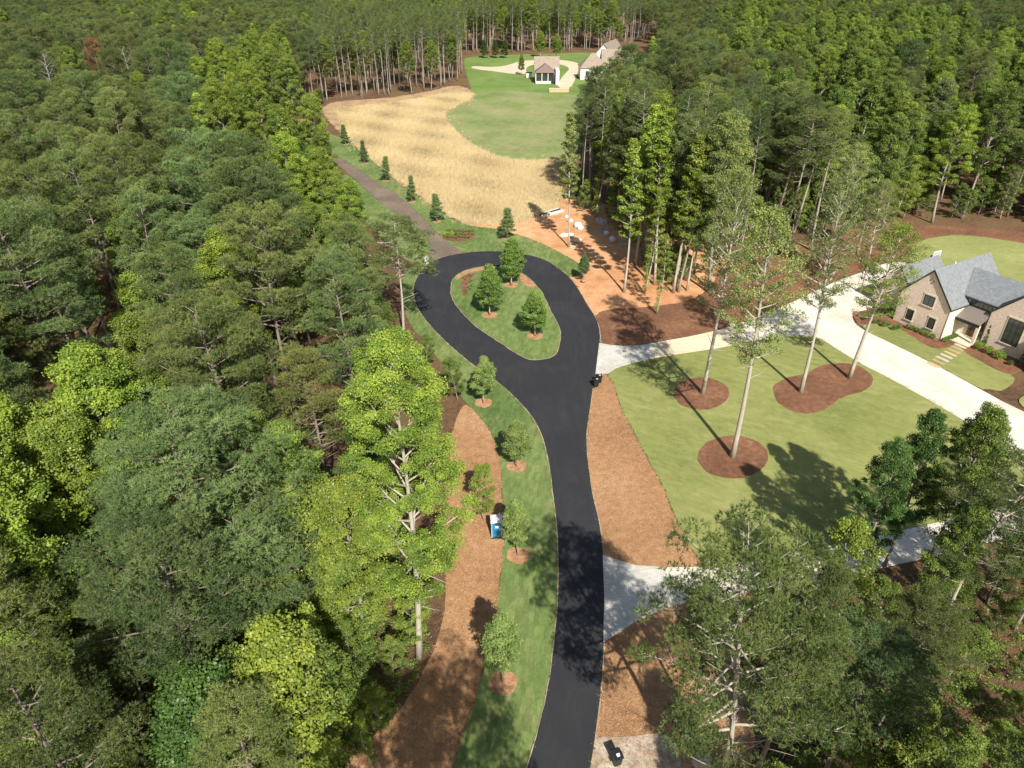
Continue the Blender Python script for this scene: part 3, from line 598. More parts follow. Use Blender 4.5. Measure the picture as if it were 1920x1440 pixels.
# bright leafy trees among the left pines (crown centre pixel, height)
BR = [(480,165,24,'hard0',G_BRIGHT,'large mid green leafy tree standing above the pines near the straw field'),
 (430,215,22,'hard1',G_BRIGHT,'leafy green tree left of the largest leafy crown by the field'),(540,150,24,'hard2',G_HARD,'dense silvery green leafy tree nearest the tall bare pine stems'),
 (575,230,22,'hard3',G_BRIGHT,'bright leafy tree overlooking the straw field corner'),(600,285,20,'hard0',G_BRIGHT,'bright leafy tree above the first young roadside tree'),
 (540,315,22,'hard1',G_YELLOW,'yellowish leafy tree in the group beside the brown track'),(612,330,19,'hard2',G_BRIGHT,'bright leafy tree touching the brown track'),
 (648,395,17,'hard3',G_YELLOW,'yellow-green tree leaning over the brown track'),(640,440,16,'hard0',G_BRIGHT,'small leafy tree beside the track-side lawn'),
 (520,260,22,'hard2',G_HARD,'mid green leafy tree in the middle of the leafy group left of the field'),(480,90,24,'hard1',G_YELLOW,'yellow-green crown rising above the far pines'),
 (360,42,24,'hard0',G_YELLOW,'bright yellow-green crown in the distant pine canopy'),(270,18,24,'hard3',G_YELLOW,'yellow-green crown at the top of the distant canopy'),
 (420,48,25,'hard2',G_SAGE,'silvery green crown beside the distant yellow-green crowns'),(233,278,20,'col0',G_YELLOW,'small lone yellow-green crown among dark pines'),
 (155,485,19,'col1',G_YELLOW,'lone lime green crown among the dark left pines'),(262,455,20,'hard1',G_HARD,'fresh green leafy crown amid the left pines'),
 (425,535,21,'hard2',G_BRIGHT,'feathery bright green crown in the middle of the pine canopy'),(175,800,22,'hard3',G_YELLOW,'tall lime green leafy tree near the left photo edge'),
 (45,930,22,'hard0',G_YELLOW,'large lime green leafy tree touching the left photo edge'),(120,900,19,'hard1',G_BRIGHT,'green leafy tree between the two lime green trees'),
 (285,800,18,'hard2',G_HARD,'mid green leafy tree right of the tall lime green tree'),(565,890,19,'hard0',G_HARD,'round dense green leafy tree left of the big yellow-green tree'),
 (490,870,16,'hard3',G_HARD,'low green leafy tree under the pines near the round green tree'),(640,1010,18,'hard1',G_BRIGHT,'bright green leafy tree just left of the yellow-green trunk'),
 (60,870,21,'hard2',G_YELLOW,'lime green crown at the photo edge beside the tall lime tree'),(150,900,20,'hard1',G_BRIGHT,'bright green crown just below the tall lime tree'),(60,1040,20,'hard3',G_YELLOW,'lowest lime green crown at the left photo edge'),(215,760,21,'hard1',G_YELLOW,'lime crown rising right beside the tall lime tree'),
 (60,1425,13,'low0',G_YELLOW,'yellow-green bush-like tree at the bottom-left photo corner'),(140,1430,12,'low1',G_HARD,'green understorey tree in the bottom-left photo corner'),
 (796,645,4.5,'low0',G_HARD,'bushy green tree at the foot of the bare-trunked pine by the loop'),(700,600,12,'hard2',G_HARD,'leafy tree behind the bare-trunked pine beside the loop road'),
 (905,905,6,'low1',G_BRIGHT,'small bright sapling on the pine straw strip'),(855,690,6,'low0',G_HARD,'small leafy tree on the verge just below the loop road'),
 # right side
 (1215,265,27,'col0',G_YELLOW,'tall narrow yellow-green tree at the front of the clay clearing woods'),(1255,290,27,'col1',G_YELLOW,'second tall narrow yellow-green tree in the clearing woods'),
 (1190,330,24,'col2',G_BRIGHT,'narrow green tree overlooking the construction clearing'),(1225,400,17,'vine0',G_BRIGHT,'vine-covered trunk at the edge of the red clay'),
 (1245,470,13,'vine1',G_BRIGHT,'shorter vine-covered trunk at the clay edge'),(1075,270,24,'col1',G_LIGHT,'pale open tree beside the patchy meadow'),
 (1095,200,22,'airyleaf',G_SAGE,'sage green tree in front of the far house'),(1370,300,27,'hard1',G_LIGHT,'broad light green tree behind the tall lawn trees'),
 (1400,60,26,'hard2',G_YELLOW,'yellow-green crown high in the distant right woods'),(1440,40,26,'hard0',G_BRIGHT,'bright green crown in the distant right woods'),
 (1535,130,24,'hard3',G_LIGHT,'pale green crown amid the dark right-hand pines'),(1660,90,25,'hard1',G_BRIGHT,'large rounded bright green crown in the right woods'),
 (1600,110,24,'hard0',G_HARD,'rounded green crown left of the largest right-hand leafy crown'),(1750,190,23,'hard2',G_YELLOW,'yellowish crown high on the right woods slope'),
 (1265,165,24,'col2',G_SAGE,'silvery narrow crown among dark pines behind the yellow columns'),(1700,265,22,'hard3',G_HARD,'leafy green crown above the rear lawn'),
 (1660,280,24,'hard0',G_HARD,'green crown in the middle of the right-hand woods'),(1590,330,22,'lawn2',G_LIGHT,'light airy tree behind the driveway court'),
 (1660,390,18,'lawn3',G_LIGHT,'pale airy tree beside the basketball hoop'),(1800,255,22,'hard1',G_BRIGHT,'bright leafy tree at the rear lawn edge'),
 (1150,150,21,'pine6',G_PINE,'pine standing right in front of the far white house'),(1118,185,20,'pine2',G_PINE_Y,'pine in front of the terrace wall below the far white house')]
PROTO['airyleaf'] = PROTO['lawn1']
for i, (cx, cy, H, k, c, lb) in enumerate(BR):
    r = random.Random(i); by_crown('pine' if k[:4] == 'pine' else 'hard', k, cx, cy, H, vary(c, r, .1), lb, None, r.uniform(.95, 1.12) if H > 14 else 1.0, keep=3.2)
by_crown('pine', 'pine1', 175, 110, 24.5, G_RUST, 'rust-brown dying pine crown among the distant green pines', None, .72, keep=6)
by_crown('pine', 'dead', 92, 135, 25, (.3, .25, .22), 'bare grey dead pine in the distant left canopy', None, 1.1)
by_crown('pine', 'dead', 235, 125, 24, (.3, .25, .22), 'bare brownish-grey dead pine beside the rust-brown crown', None, 1.1)
for bx, by, H, lb in [(1480, 470, 25, 'pale-stemmed pine left in the trio behind the lawn trees'), (1462, 474, 25, 'middle pale-stemmed pine of the trio behind the lawn trees'), (1520, 470, 24, 'right-hand pale-stemmed pine of the trio behind the lawn trees')]:
    landmark('pine', 'stem1', bx, by, H, G_PINE_Y, lb, 'trio of pale-stemmed pines behind the driveway', 1.5, keep=2)
# --- young planted trees: base, top, width px
YT = [('young0', 906, 755.5, 672, 50, 'young tree on the verge nearest the fork of the black road', 1), ('young1', 968, 874, 792, 62, 'young tree on the verge second from the road fork', 1),
 ('young2', 971, 1041, 944, 60, 'young tree beside the blue and white portable toilet', 1), ('young0', 943, 1280, 1158, 78, 'young tree on the verge nearest the bottom of the photo', 1),
 ('slim0', 684, 306, 264, 20, 'slim young tree second along the brown track from the far end', 2), ('slim1', 724.7, 339, 294, 24, 'slim young tree third along the brown track from the far end', 2),
 ('slim0', 772, 379, 331, 22, 'slim young tree fourth along the brown track from the far end', 2), ('slim1', 819, 415.6, 366, 30, 'thin greyish young tree above the oval plant bed', 2),
 ('slim0', 950, 447, 393, 36, 'young tree at the corner of the clay clearing above the island', 2), ('slim1', 648, 271, 234, 20, 'young tree at the far end of the brown track', 2),
 ('full0', 958.5, 536, 447, 60, 'full conical tree at the back of the loop island', 3), ('full1', 918, 592, 497, 62, 'full conical tree in the middle of the loop island', 3),
 ('full0', 1003, 631, 549, 64, 'full rounded tree nearest the tip of the loop island', 3)]
GN = {1: 'young trees along the lower roadside lawn', 2: 'young trees along the brown track', 3: 'full young trees on the loop island'}
for i, (k, bx, by, ty, wpx, lb, g_) in enumerate(YT):
    X, Y, H = base_top(bx, by, ty); p = PROTO[k]; zc = PX(X, Y, H*.4)[2]
    wm = wpx/FPX*zc/2; wide = wm/(p['R']*H/p['H'])*1.12
    c = {1: (.235, .325, .095), 2: (.19, .27, .10), 3: (.18, .29, .062)}[g_]
    place('young', k, X, Y, H, vary(c, random.Random(i), .08), lb, GN[g_], wide=wide, z=.05)
    px_, py_, zz = PX(X, Y); rr = {1: 1.05, 2: .85, 3: 1.15}[g_]
    q = [(X+rr*math.cos(a)*1.0, Y+rr*math.sin(a)*.95) for a in np.linspace(0, 6.283, 25)[:-1]]
    sheet('mulch_ring', q, .165 if g_ == 3 else .062, MAT['ring_mulch'], smooth=0, jitter=.05, world=True, step=.3)
# balled tree waiting to be planted on the clay
X, Y, H = base_top(1094, 530, 487)
tb = place('young', 'young1', X, Y, 4.3, (.10, .185, .07), 'young tree with wrapped root ball leaning on the red clay', None, wide=1.15, lean=(0, .08), z=.45)
m = MB()
for k in range(9):
    pass
ang = np.linspace(0, 2*math.pi, 17)[:-1]; prof = [(.30, -.48), (.52, -.40), (.62, -.15), (.60, .1), (.42, .22), (.12, .26)]
for j in range(len(prof)-1):
    for a in range(16):
        b = (a+1) % 16
        P = lambda q, n: (q[0]*math.cos(ang[n])*(1+.05*math.sin(n*3)), q[0]*math.sin(ang[n]), q[1])
        m.poly([P(prof[j], a), P(prof[j], b), P(prof[j+1], b), P(prof[j+1], a)])
m.build('root_ball', plain('burlap', (.36, .25, .14), .95, scale=12), tb, True)
LAND = [('the rust-brown crown', 175, 105), ('the bare grey dead pine', 92, 135), ('the top-left photo corner', 0, 0), ('the bottom-left photo corner', 0, 1440), ('the top-right photo corner', 1920, 0), ('the bottom-right photo corner', 1920, 1440),
 ('the lone small yellow crown', 233, 278), ('the lone lime crown', 155, 480), ('the feathery bright crown', 425, 535), ('the tall lime tree', 175, 800), ('the lime tree at the photo edge', 40, 930), ('the round green tree', 565, 890),
 ('the big yellow-green tree', 760, 850), ('the forked white trunk', 520, 1200), ('the dead-limbed pale trunk', 220, 1290), ('the leafy group beside the field', 540, 220), ('the brown track', 700, 370), ('the bare-trunked pine by the loop', 755, 500),
 ('the straw field', 850, 280), ('the grove of bare stems', 740, 110), ('the far pavilion', 1020, 130), ('the far white house', 1150, 100), ('the tall yellow-green columns', 1230, 260), ('the clay clearing', 1100, 480), ('the trio of pale stems', 1490, 330),
 ('the basketball hoop', 1740, 490), ('the rear lawn', 1850, 420), ('the brick house', 1840, 560), ('the lower driveway', 1250, 1090), ('the large open pine', 1460, 1180), ('the grey leaning pine', 1840, 960), ('the yellowish far crown', 1750, 190),
 ('the biggest distant leafy crown', 1660, 90), ('the left photo edge', 0, 640), ('the top photo edge', 400, 0), ('the pine straw strip', 820, 1250), ('the photo bottom edge', 400, 1440), ('the blotchy pines of the left woods', 300, 650), ('the bottom edge under the open pine', 1500, 1440)]
ORD = ['nearest', 'second', 'third', 'fourth', 'fifth', 'sixth', 'seventh', 'eighth', 'ninth', 'tenth', 'eleventh', 'twelfth', 'thirteenth', 'fourteenth', 'fifteenth', 'sixteenth', 'seventeenth', 'eighteenth', 'nineteenth', 'twentieth', 'twenty-first', 'twenty-second', 'twenty-third', 'twenty-fourth', 'twenty-fifth', 'twenty-sixth']
PENDING = []
def where(px, py, what):
    n, lx, ly = min(LAND, key=lambda q: (q[1]-px)**2+(q[2]-py)**2); a = math.degrees(math.atan2(ly-py, px-lx)) % 360
    d = ['right of', 'above and right of', 'above', 'above and left of', 'left of', 'below and left of', 'below', 'below and right of'][int((a+22.5)//45) % 8]
    PENDING.append([what, d, n, math.hypot(px-lx, py-ly)]); return f'\x00{len(PENDING)-1}'
def finish_labels():
    g_ = {}
    for i, (w_, d, n, r_) in enumerate(PENDING): g_.setdefault((w_, d, n), []).append((r_, i))
    out = {}
    for (w_, d, n), L in g_.items():
        for k, (_, i) in enumerate(sorted(L)):
            out[i] = (f'{w_} {d} {n}' if len(L) == 1 else f'{ORD[min(k, 25)]} {w_} {d} {n}' if k else f'nearest {w_} {d} {n}' if ' of' in d else f'{w_} closest {d} {n}')
    for o in SC.objects:
        l = o.get('label')
        if isinstance(l, str) and l.startswith('\x00'): o['label'] = out[int(l[1:])]
# --- forest scatter
def inpoly(x, y, P):
    c = False; n = len(P); j = n-1
    for i in range(n):
        if ((P[i][1] > y) != (P[j][1] > y)) and (x < (P[j][0]-P[i][0])*(y-P[i][1])/(P[j][1]-P[i][1])+P[i][0]): c = not c
        j = i
    return c
CLEAR = [(300,2100),(560,1600),(640,1440),(691,1389),(746,1338),(797,1254),(805,1206),(800,1150),(790,1080),(770,1000),(740,900),(720,800),(720,730),(690,660),(650,590),(640,540),(640,480),(620,430),(590,380),(560,330),(545,290),(550,240),(580,205),(622,192),(709,186),(782,177),(819,170),(855,157),(868,140),(864,120),(868,103),(950,101),(1010,98),(1100,97),(1180,92),(1190,78),(1215,80),(1250,120),(1240,200),(1180,240),(1120,280),(1080,330),(1056,350),(1046,378),(1062,398),(1110,422),(1150,448),(1190,490),(1220,540),(1262,556),(1330,540),(1350,500),(1400,482),(1470,462),(1560,440),(1640,420),(1749,412),(1840,415),(1920,420),(2300,470),(2700,700),(2500,950),(2150,1010),(1990,1040),(1767,1110),(1665,1150),(1560,1190),(1470,1230),(1440,1300),(1430,1440),(1440,1700),(1560,2100)]
CLEARW = [W(x, y)[:2] for x, y in CLEAR]
HZONES = [(490,180,125,115,.95,G_BRIGHT),(590,290,90,130,.95,G_BRIGHT),(470,240,100,60,.7,G_HARD),(110,870,130,120,.75,G_YELLOW),(560,890,90,70,.8,G_HARD),(600,1180,120,140,.7,G_BRIGHT),(700,560,40,60,.5,G_HARD),(330,40,130,35,.35,G_YELLOW),(640,430,50,40,.8,G_BRIGHT),(520,1300,160,170,.5,G_BRIGHT),(100,1430,120,80,.7,G_HARD),(620,1020,70,60,.7,G_BRIGHT),
 (1720,150,270,115,.8,G_HARD),(1560,60,240,65,.75,G_BRIGHT),(1850,250,120,80,.6,G_BRIGHT),(1240,330,80,140,.6,G_BRIGHT),(1400,330,80,70,.6,G_LIGHT),(1650,270,110,70,.35,G_HARD),(1820,360,130,90,.45,G_HARD),(1050,40,170,50,.45,G_HARD),
 (1700,860,120,110,.9,G_DEEP),(1830,1300,220,190,.6,G_HARD),(60,900,70,140,.7,G_BRIGHT)]
def species(px, py, r):
    for cx, cy, rx, ry, p, c in HZONES:
        if ((px-cx)/rx)**2 + ((py-cy)/ry)**2 < 1 and r.random() < p: return 'hard', c
    if r.random() < .07: return 'hard', r.choice([G_BRIGHT, G_HARD, G_SAGE, G_YELLOW])
    return 'pine', r.choice([G_PINE, G_PINE, G_PINE_Y, G_PINE_B])
cand = []
rs = random.Random(11)
Yc = 6.0
while Yc < 640:
    sp_ = 6.7 + min(2.4, Yc*.007)
    half = 45 + Yc*.95
    n = int(2*half/sp_)
    for i in range(n+1):
        X = -half + i*sp_ + (sp_/2 if int(Yc/sp_) % 2 else 0) + rs.gauss(0, sp_*.22); Y = Yc + rs.gauss(0, sp_*.22)
        px, py, z = PX(X, Y, 21)
        if z < 8 or px < -620 or px > 2540 or py < -60 or py > 1640: continue
        if inpoly(X, Y, CLEARW): continue
        if any((X-a)**2+(Y-b)**2 < k*k for a, b, k in CLEARINGS): continue
        small = px < 1000 and any(z < o[2]+6 and o[2] < 230 and ((px-o[0])**2+(py-o[1])**2) < (o[3]*.95+2.2*FPX/z)**2*.5 for o in OCC)
        bpx, bpy_, _q = PX(X, Y)
        if 680 < bpx < 840 and 1110 < bpy_ < 1420: continue
        if X > 8 and not (X > 16 and Y < 14) and Y < 48 and rs.random() < (.8 if 1600 < bpx < 1930 and 1060 < bpy_ < 1380 else .45): continue
        cand.append((z, X, Y, px, py, small))
    Yc += sp_*.87
# extra stems in the bare-stemmed grove behind the straw field and behind the meadow
def grove(x0, x1, y0, y1, n):
    for _ in range(n):
        px, py = rs.uniform(x0, x1), rs.uniform(y0, y1); X, Y, _z = W(px, py)
        if inpoly(X, Y, CLEARW): continue
        q = PX(X, Y, 21); cand.append((q[2], X, Y, q[0], q[1], False))
grove(622, 870, 128, 194, 75); grove(870, 1180, 84, 101, 45)
grove(1060, 1330, 400, 552, 34); FILL0 = len(cand); grove(1340, 1960, 392, 470, 46)
for _ in range(60):
    px, py = rs.uniform(150, 800), rs.uniform(1180, 1640); X, Y, _z = W(px, py)
    if inpoly(X, Y, CLEARW) or px > 690 or any((X-c_[1])**2+(Y-c_[2])**2 < 9 for c_ in cand[-45:]): continue
    q = PX(X, Y, 9); cand.append((q[2], X, Y, q[0], q[1], True))
cand.sort()
counts = {'pine': 0, 'hard': 0}; REST = []
LIM = {'pine': 270, 'hard': 205}
def region(px, py):
    if px < 830 and py > 1150: return 'near left woods'
    if px < 760 and py > 620: return 'left pine woods beside the straw strip'
    if px < 700 and py > 230: return 'left pine woods beside the brown track'
    if px < 620: return 'distant left woods'
    if px < 900 and py < 230: return 'grove behind the straw field'
    if px < 1200 and py < 110: return 'woods behind the far house'
    if py > 760: return 'woods below the lower driveway'
    if px < 1400 and py > 160: return 'woods beside the clay clearing'
    if py > 300: return 'woods behind the rear lawn'
    return 'distant right woods'
for z, X, Y, px, py, small in cand:
    r = random.Random(int(X*1000)+int(Y*7))
    bx, by, _ = PX(X, Y)
    sp_k, c = species(px, py, r)
    groveish = (600 < bx < 1200 and by < 200) 
    if groveish and by < 104: 
        sp_k = 'pine' if r.random() < .6 else 'hard'; c = G_PINE if sp_k == 'pine' else r.choice([G_HARD, G_BRIGHT])
    elif groveish and bx < 875:
        sp_k, c = ('pine', G_PINE)
        if r.random() < .22: small = True
    edge_right = (1040 < bx < 1420 and 380 < by < 570)
    if bx > 1040 and 300 < by < 570 and r.random() < .45: sp_k, c = 'hard', r.choice([G_HARD, G_BRIGHT, G_SAGE])
    c = vary(c, r, .24)
    if sp_k == 'pine':
        if groveish or edge_right : key = f'stem{r.randrange(3)}'; H = r.uniform(22, 28)
        else: key = f'pine{r.randrange(7)}'; H = r.uniform(18.5, 27.5)
    else:
        key = r.choice(['hard0', 'hard1', 'hard2', 'hard3', 'hard0', 'col0', 'col1', 'vine0']) if not groveish else r.choice(['col0', 'col1', 'vine1', 'hard2'])
        H = r.uniform(19, 26)
    if sp_k == 'hard' and r.random() < .5 and (bx > 1330 and 380 < by < 480 or (groveish and by < 104)): key = f'edge{r.randrange(2)}'; H = r.uniform(10, 17)
    if small:
        H = r.uniform(12, 16.5)
        if sp_k == 'hard' or r.random() < .5: sp_k = 'hard'; key = f'edge{r.randrange(2)}'; c = vary(r.choice([G_HARD, G_HARD, G_BRIGHT, G_DEEP]), r, .2)
    if X > 8 and 14 <= Y < 48: H *= .68
    if z < 34 and X < 16: H = min(H, 21)
    if counts[sp_k] < LIM[sp_k] and -120 < px < 2040 and -40 < py < 1600:
        counts[sp_k] += 1
        tone = 'olive' if c[0]/c[1] > .72 else 'grey-green' if sp_k == 'pine' and c[2]/c[1] > .36 else 'dark green' if c[1] < .2 else 'yellow-green' if c[0]/c[1] > .7 else 'fresh green'
        kindw = 'pine' if sp_k == 'pine' else 'leafy tree'
        lb = where(px, py, f'{tone} {kindw}')
        place(sp_k, key, X, Y, H, c, lb, ('pines in the ' if sp_k == 'pine' else 'leafy trees in the ')+region(px, py), wide=r.uniform(.92, 1.15))
    elif r.random() < .985: REST.append((X, Y, H, key, c, r.uniform(0, 6.28)))
print('TREES', counts, 'REST', len(REST), 'zmax obj', )
# trees standing beneath the drone, out of frame, whose shade falls on the verge and the straw
for X, Y, H, k in [(-4.5, 6.5, 25, 'pine0'), (3.0, 6.0, 24, 'pine3'), (-9.5, 2, 25, 'pine2')]:
    place('pine', k, X, Y, H, G_PINE, 'pine out of the picture under the drone that shades the verge', 'shade pines below the photo')
# understorey saplings along the forest edges
def saplings():
    L = []
    n = len(CLEARW); r = random.Random(5)
    for i in range(n):
        a, b = CLEARW[i], CLEARW[(i+1) % n]; d = math.hypot(b[0]-a[0], b[1]-a[1])
        m_ = max(1, int(d/4.2))
        for k in range(m_):
            f = (k + r.random())/m_; x, y = a[0]+(b[0]-a[0])*f, a[1]+(b[1]-a[1])*f
            tx, ty = (b[0]-a[0])/d, (b[1]-a[1])/d
            for sg in (1, -1):
                o = r.uniform(1.0, 4.5); X, Y = x + ty*o*sg, y - tx*o*sg
                if inpoly(X, Y, CLEARW): continue
                px, py, z = PX(X, Y, 2)
                if z > 260 or not (-40 < px < 1960 and 0 < py < 1500): continue
                if any((X-c_[0])**2+(Y-c_[1])**2 < 1.5 for c_ in CLEARINGS): continue
                L.append((z, X, Y, px, py, r.uniform(2.5, 7) if px < 1300 or py > 600 else r.uniform(4, 11)))
    for _ in range(900):      # inside the near woods, where gaps show the ground
        px, py = r.uniform(-40, 840) if r.random() < .6 else r.uniform(1380, 1960), r.uniform(1000, 1560)
        X, Y, _z = W(px, py)
        if inpoly(X, Y, CLEARW) or len(L) > 460: continue
        if any((X-a[1])**2+(Y-a[2])**2 < 9 for a in L): continue
        L.append((_z, X, Y, px, py, r.uniform(3, 8)))
    L.sort()
    for z, X, Y, px, py, H in L[:300]:
        c = vary(r.choice([G_BRIGHT, G_HARD, G_HARD]), r, .15)
        lb = where(px, py, 'low green sapling')
        place('sap', f'low{r.randrange(2)}', X, Y, H, c, lb, 'saplings under the wood edges', cat='sapling')
saplings(); finish_labels()
# --- the rest of the woods: one mass of trees nobody could count
def distant_woods():
    keys = ['pine0', 'pine1', 'pine2', 'stem0', 'hard0', 'hard1', 'hard2', 'col0']
    me = bpy.data.meshes.new('distant_woods'); n = len(REST)
    me.vertices.add(n); me.vertices.foreach_set('co', np.array([(x, y, 0) for x, y, *_ in REST], dtype=np.float32).ravel())
    ai = me.attributes.new('pick', 'INT', 'POINT'); as_ = me.attributes.new('size', 'FLOAT', 'POINT'); ar = me.attributes.new('turn', 'FLOAT', 'POINT')
    fb = {'pine3': 'pine1', 'pine4': 'pine2', 'pine5': 'pine0', 'pine6': 'pine1', 'stem1': 'stem0', 'stem2': 'stem0', 'hard3': 'hard1', 'edge0': 'hard1', 'edge1': 'hard2', 'col1': 'col0', 'col2': 'col0', 'vine0': 'hard0', 'vine1': 'hard2'}
    pk = [keys.index(fb.get(k, k)) for _, _, _, k, _, _ in REST]
    ai, as_, ar = (me.attributes[q] for q in ('pick', 'size', 'turn'))
    ai.data.foreach_set('value', np.array(pk, dtype=np.int32))
    as_.data.foreach_set('value', np.array([H/PROTO[k]['H'] for _, _, H, k, _, _ in REST], dtype=np.float32))
    ar.data.foreach_set('value', np.array([t_ for *_, t_ in REST], dtype=np.float32))
    o = bpy.data.objects.new('distant_woods', me); COL.objects.link(o)
    tag(o, 'far mass of mixed pine and leafy woods reaching to the top of the photo', kind='stuff')
    ng = bpy.data.node_groups.new('distant_woods', 'GeometryNodeTree')
    ng.interface.new_socket('Geometry', in_out='INPUT', socket_type='NodeSocketGeometry'); ng.interface.new_socket('Geometry', in_out='OUTPUT', socket_type='NodeSocketGeometry')
    N = ng.nodes.new; Lk = ng.links.new
    gi, go = N('NodeGroupInput'), N('NodeGroupOutput')
    found = {}
    for ob in SC.objects:
        if ob.name.startswith('crown') and ob.data.name not in found: found[ob.data.name] = ob
        if ob.name.startswith('trunk') and ob.data.name not in found: found[ob.data.name] = ob
    cols = {'pine0': G_PINE, 'pine1': G_PINE_Y, 'pine2': G_PINE_B, 'stem0': G_PINE, 'hard0': G_HARD, 'hard1': G_BRIGHT, 'hard2': (.205, .275, .05), 'col0': G_YELLOW}
    def fixed_leaf(base, c, nm):
        m = base.copy(); m.name = nm; t_ = m.node_tree
        oi = [q for q in t_.nodes if q.type == 'OBJECT_INFO'][0]; lk = [l for l in t_.links if l.from_socket == oi.outputs['Color']]
        for l in lk: s_ = l.to_socket; t_.links.remove(l); s_.default_value = (*c, 1)
        return m
    gti = N('GeometryNodeGeometryToInstance')
    for k in reversed(keys):
        jn = N('GeometryNodeJoinGeometry')
        for part in ('trunk', 'crown'):
            ob = found[PROTO[k][part].name]; oi = N('GeometryNodeObjectInfo'); oi.transform_space = 'ORIGINAL'; oi.inputs['Object'].default_value = ob
            src = oi.outputs['Geometry']
            if part == 'crown':
                sm = N('GeometryNodeSetMaterial'); sm.inputs['Material'].default_value = fixed_leaf(MAT['needle' if k[:4] in ('pine', 'stem') else 'leaf'], cols[k], 'far_foliage')
                Lk(src, sm.inputs['Geometry']); src = sm.outputs[0]
            Lk(src, jn.inputs[0])
        g2 = N('GeometryNodeGeometryToInstance'); Lk(jn.outputs[0], g2.inputs[0])
        if 'acc' not in locals(): acc = N('GeometryNodeJoinGeometry')
        Lk(g2.outputs[0], acc.inputs[0])
    iop = N('GeometryNodeInstanceOnPoints'); iop.inputs['Pick Instance'].default_value = True
    def attr(nm, ty):
        a = N('GeometryNodeInputNamedAttribute'); a.data_type = ty; a.inputs['Name'].default_value = nm; return a.outputs['Attribute']
    Lk(gi.outputs[0], iop.inputs['Points']); Lk(acc.outputs[0], iop.inputs['Instance']); Lk(attr('pick', 'INT'), iop.inputs['Instance Index'])
    cx = N('ShaderNodeCombineXYZ'); Lk(attr('turn', 'FLOAT'), cx.inputs[2]); Lk(cx.outputs[0], iop.inputs['Rotation'])
    Lk(attr('size', 'FLOAT'), iop.inputs['Scale']); Lk(iop.outputs[0], go.inputs[0])
    md = o.modifiers.new('woods', 'NODES'); md.node_group = ng
distant_woods()
# --- undergrowth and straw blades
def undergrowth():
    r = np.random.default_rng(9); C = []
    for _ in range(5200):
        side = r.random()
        if side < .55: px, py = r.uniform(-20, 850), r.uniform(900, 1500)
        elif side < .8: px, py = r.uniform(1380, 1940), r.uniform(1030, 1500)
        else: px, py = r.uniform(1050, 1940), r.uniform(380, 560)
        X, Y, _z = W(px, py)
        if inpoly(X, Y, CLEARW): continue
        C.append((X, Y, .25))
    C = np.array(C); n = len(C)
    V, c, i, t_ = leaves(C, r.uniform(.25, .7, n), r.uniform(.1, .9, n), 16, .16, .11, r, .6, tilt=.7)
    o = bpy.data.objects.new('undergrowth', mesh_np('undergrowth', V, c, i, [MAT['leaf']], tone=t_)); COL.objects.link(o); o.color = (.16, .27, .05, 1)
    tag(o, 'low green undergrowth scattered over the leaf litter at the wood edges', kind='stuff')
undergrowth()
def fringe():
    r = np.random.default_rng(21); C = []
    for P, closed in FRINGE:
        q = chaikin(world_poly(P), 2) if closed else world_poly(P); n = len(q)
        for i in range(n if closed else n-1):
            a, b = q[i], q[(i+1) % n]; d = math.hypot(b[0]-a[0], b[1]-a[1])
            if not (15 < a[1] < 190): continue
            for k in range(int(d*2.6*r.random()+d*1.2)):
                f = r.random(); C.append((a[0]+(b[0]-a[0])*f+r.normal(0, .07), a[1]+(b[1]-a[1])*f+r.normal(0, .07), .08))
    C = np.array(C); n = len(C)
    V, c, i, t_ = leaves(C, r.uniform(.05, .16, n), r.uniform(.1, .9, n), 9, .11, .045, r, .5, tilt=.7)
    o = bpy.data.objects.new('grass_fringe', mesh_np('grass_fringe', V, c, i, [MAT['leaf']], tone=t_)); COL.objects.link(o); o.color = (.17, .20, .07, 1)
    tag(o, 'ragged grass blades growing along the edges of lawn, road and straw', kind='stuff')
fringe()
def needle_litter():
    t = NT('loose_pine_needles'); at = t.n('ShaderNodeAttribute'); at.attribute_name = 'tone'
    t.bsdf(t.ramp(at.outputs['Fac'], [(0, (.22, .115, .055)), (.5, (.42, .235, .12)), (1, (.60, .40, .23))]), .9, .1)
    r = np.random.default_rng(31); C = []
    for P, n0 in ((MULCH_L, 17000), (MULCH_R, 12000), ([(1128,1206),(1161,1184),(1190,1164),(1238,1142),(1300,1124),(1400,1110),(1420,1330),(1400,1500),(1110,1470),(1120,1327)], 9000)):
        q = world_poly(P); xs = [a[0] for a in q]; ys = [a[1] for a in q]; k = 0
        while k < n0:
            x, y = r.uniform(min(xs), max(xs)), r.uniform(max(min(ys), 22), max(ys))
            if inpoly(x, y, q): C.append((x+r.normal(0, .12), y+r.normal(0, .12), .065)); k += 1
    C = np.array(C); n = len(C); a = r.uniform(0, 6.28, n); L = r.uniform(.10, .30, n)
    d = np.stack([np.cos(a)*L, np.sin(a)*L, r.uniform(0, .07, n)], 1); s_ = np.stack([-np.sin(a), np.cos(a), np.zeros(n)], 1)*.022
    V = np.stack([C - s_, C + s_, C + d], 1).reshape(-1, 3)
    o = bpy.data.objects.new('pine_needle_litter', mesh_np('pine_needle_litter', V, np.full(n, 3), np.arange(3*n), [t.m], tone=np.clip(r.normal(.5, .25, n), 0, 1))); COL.objects.link(o)
    tag(o, 'loose dry pine needles lying over the orange straw beds', kind='stuff')
needle_litter()
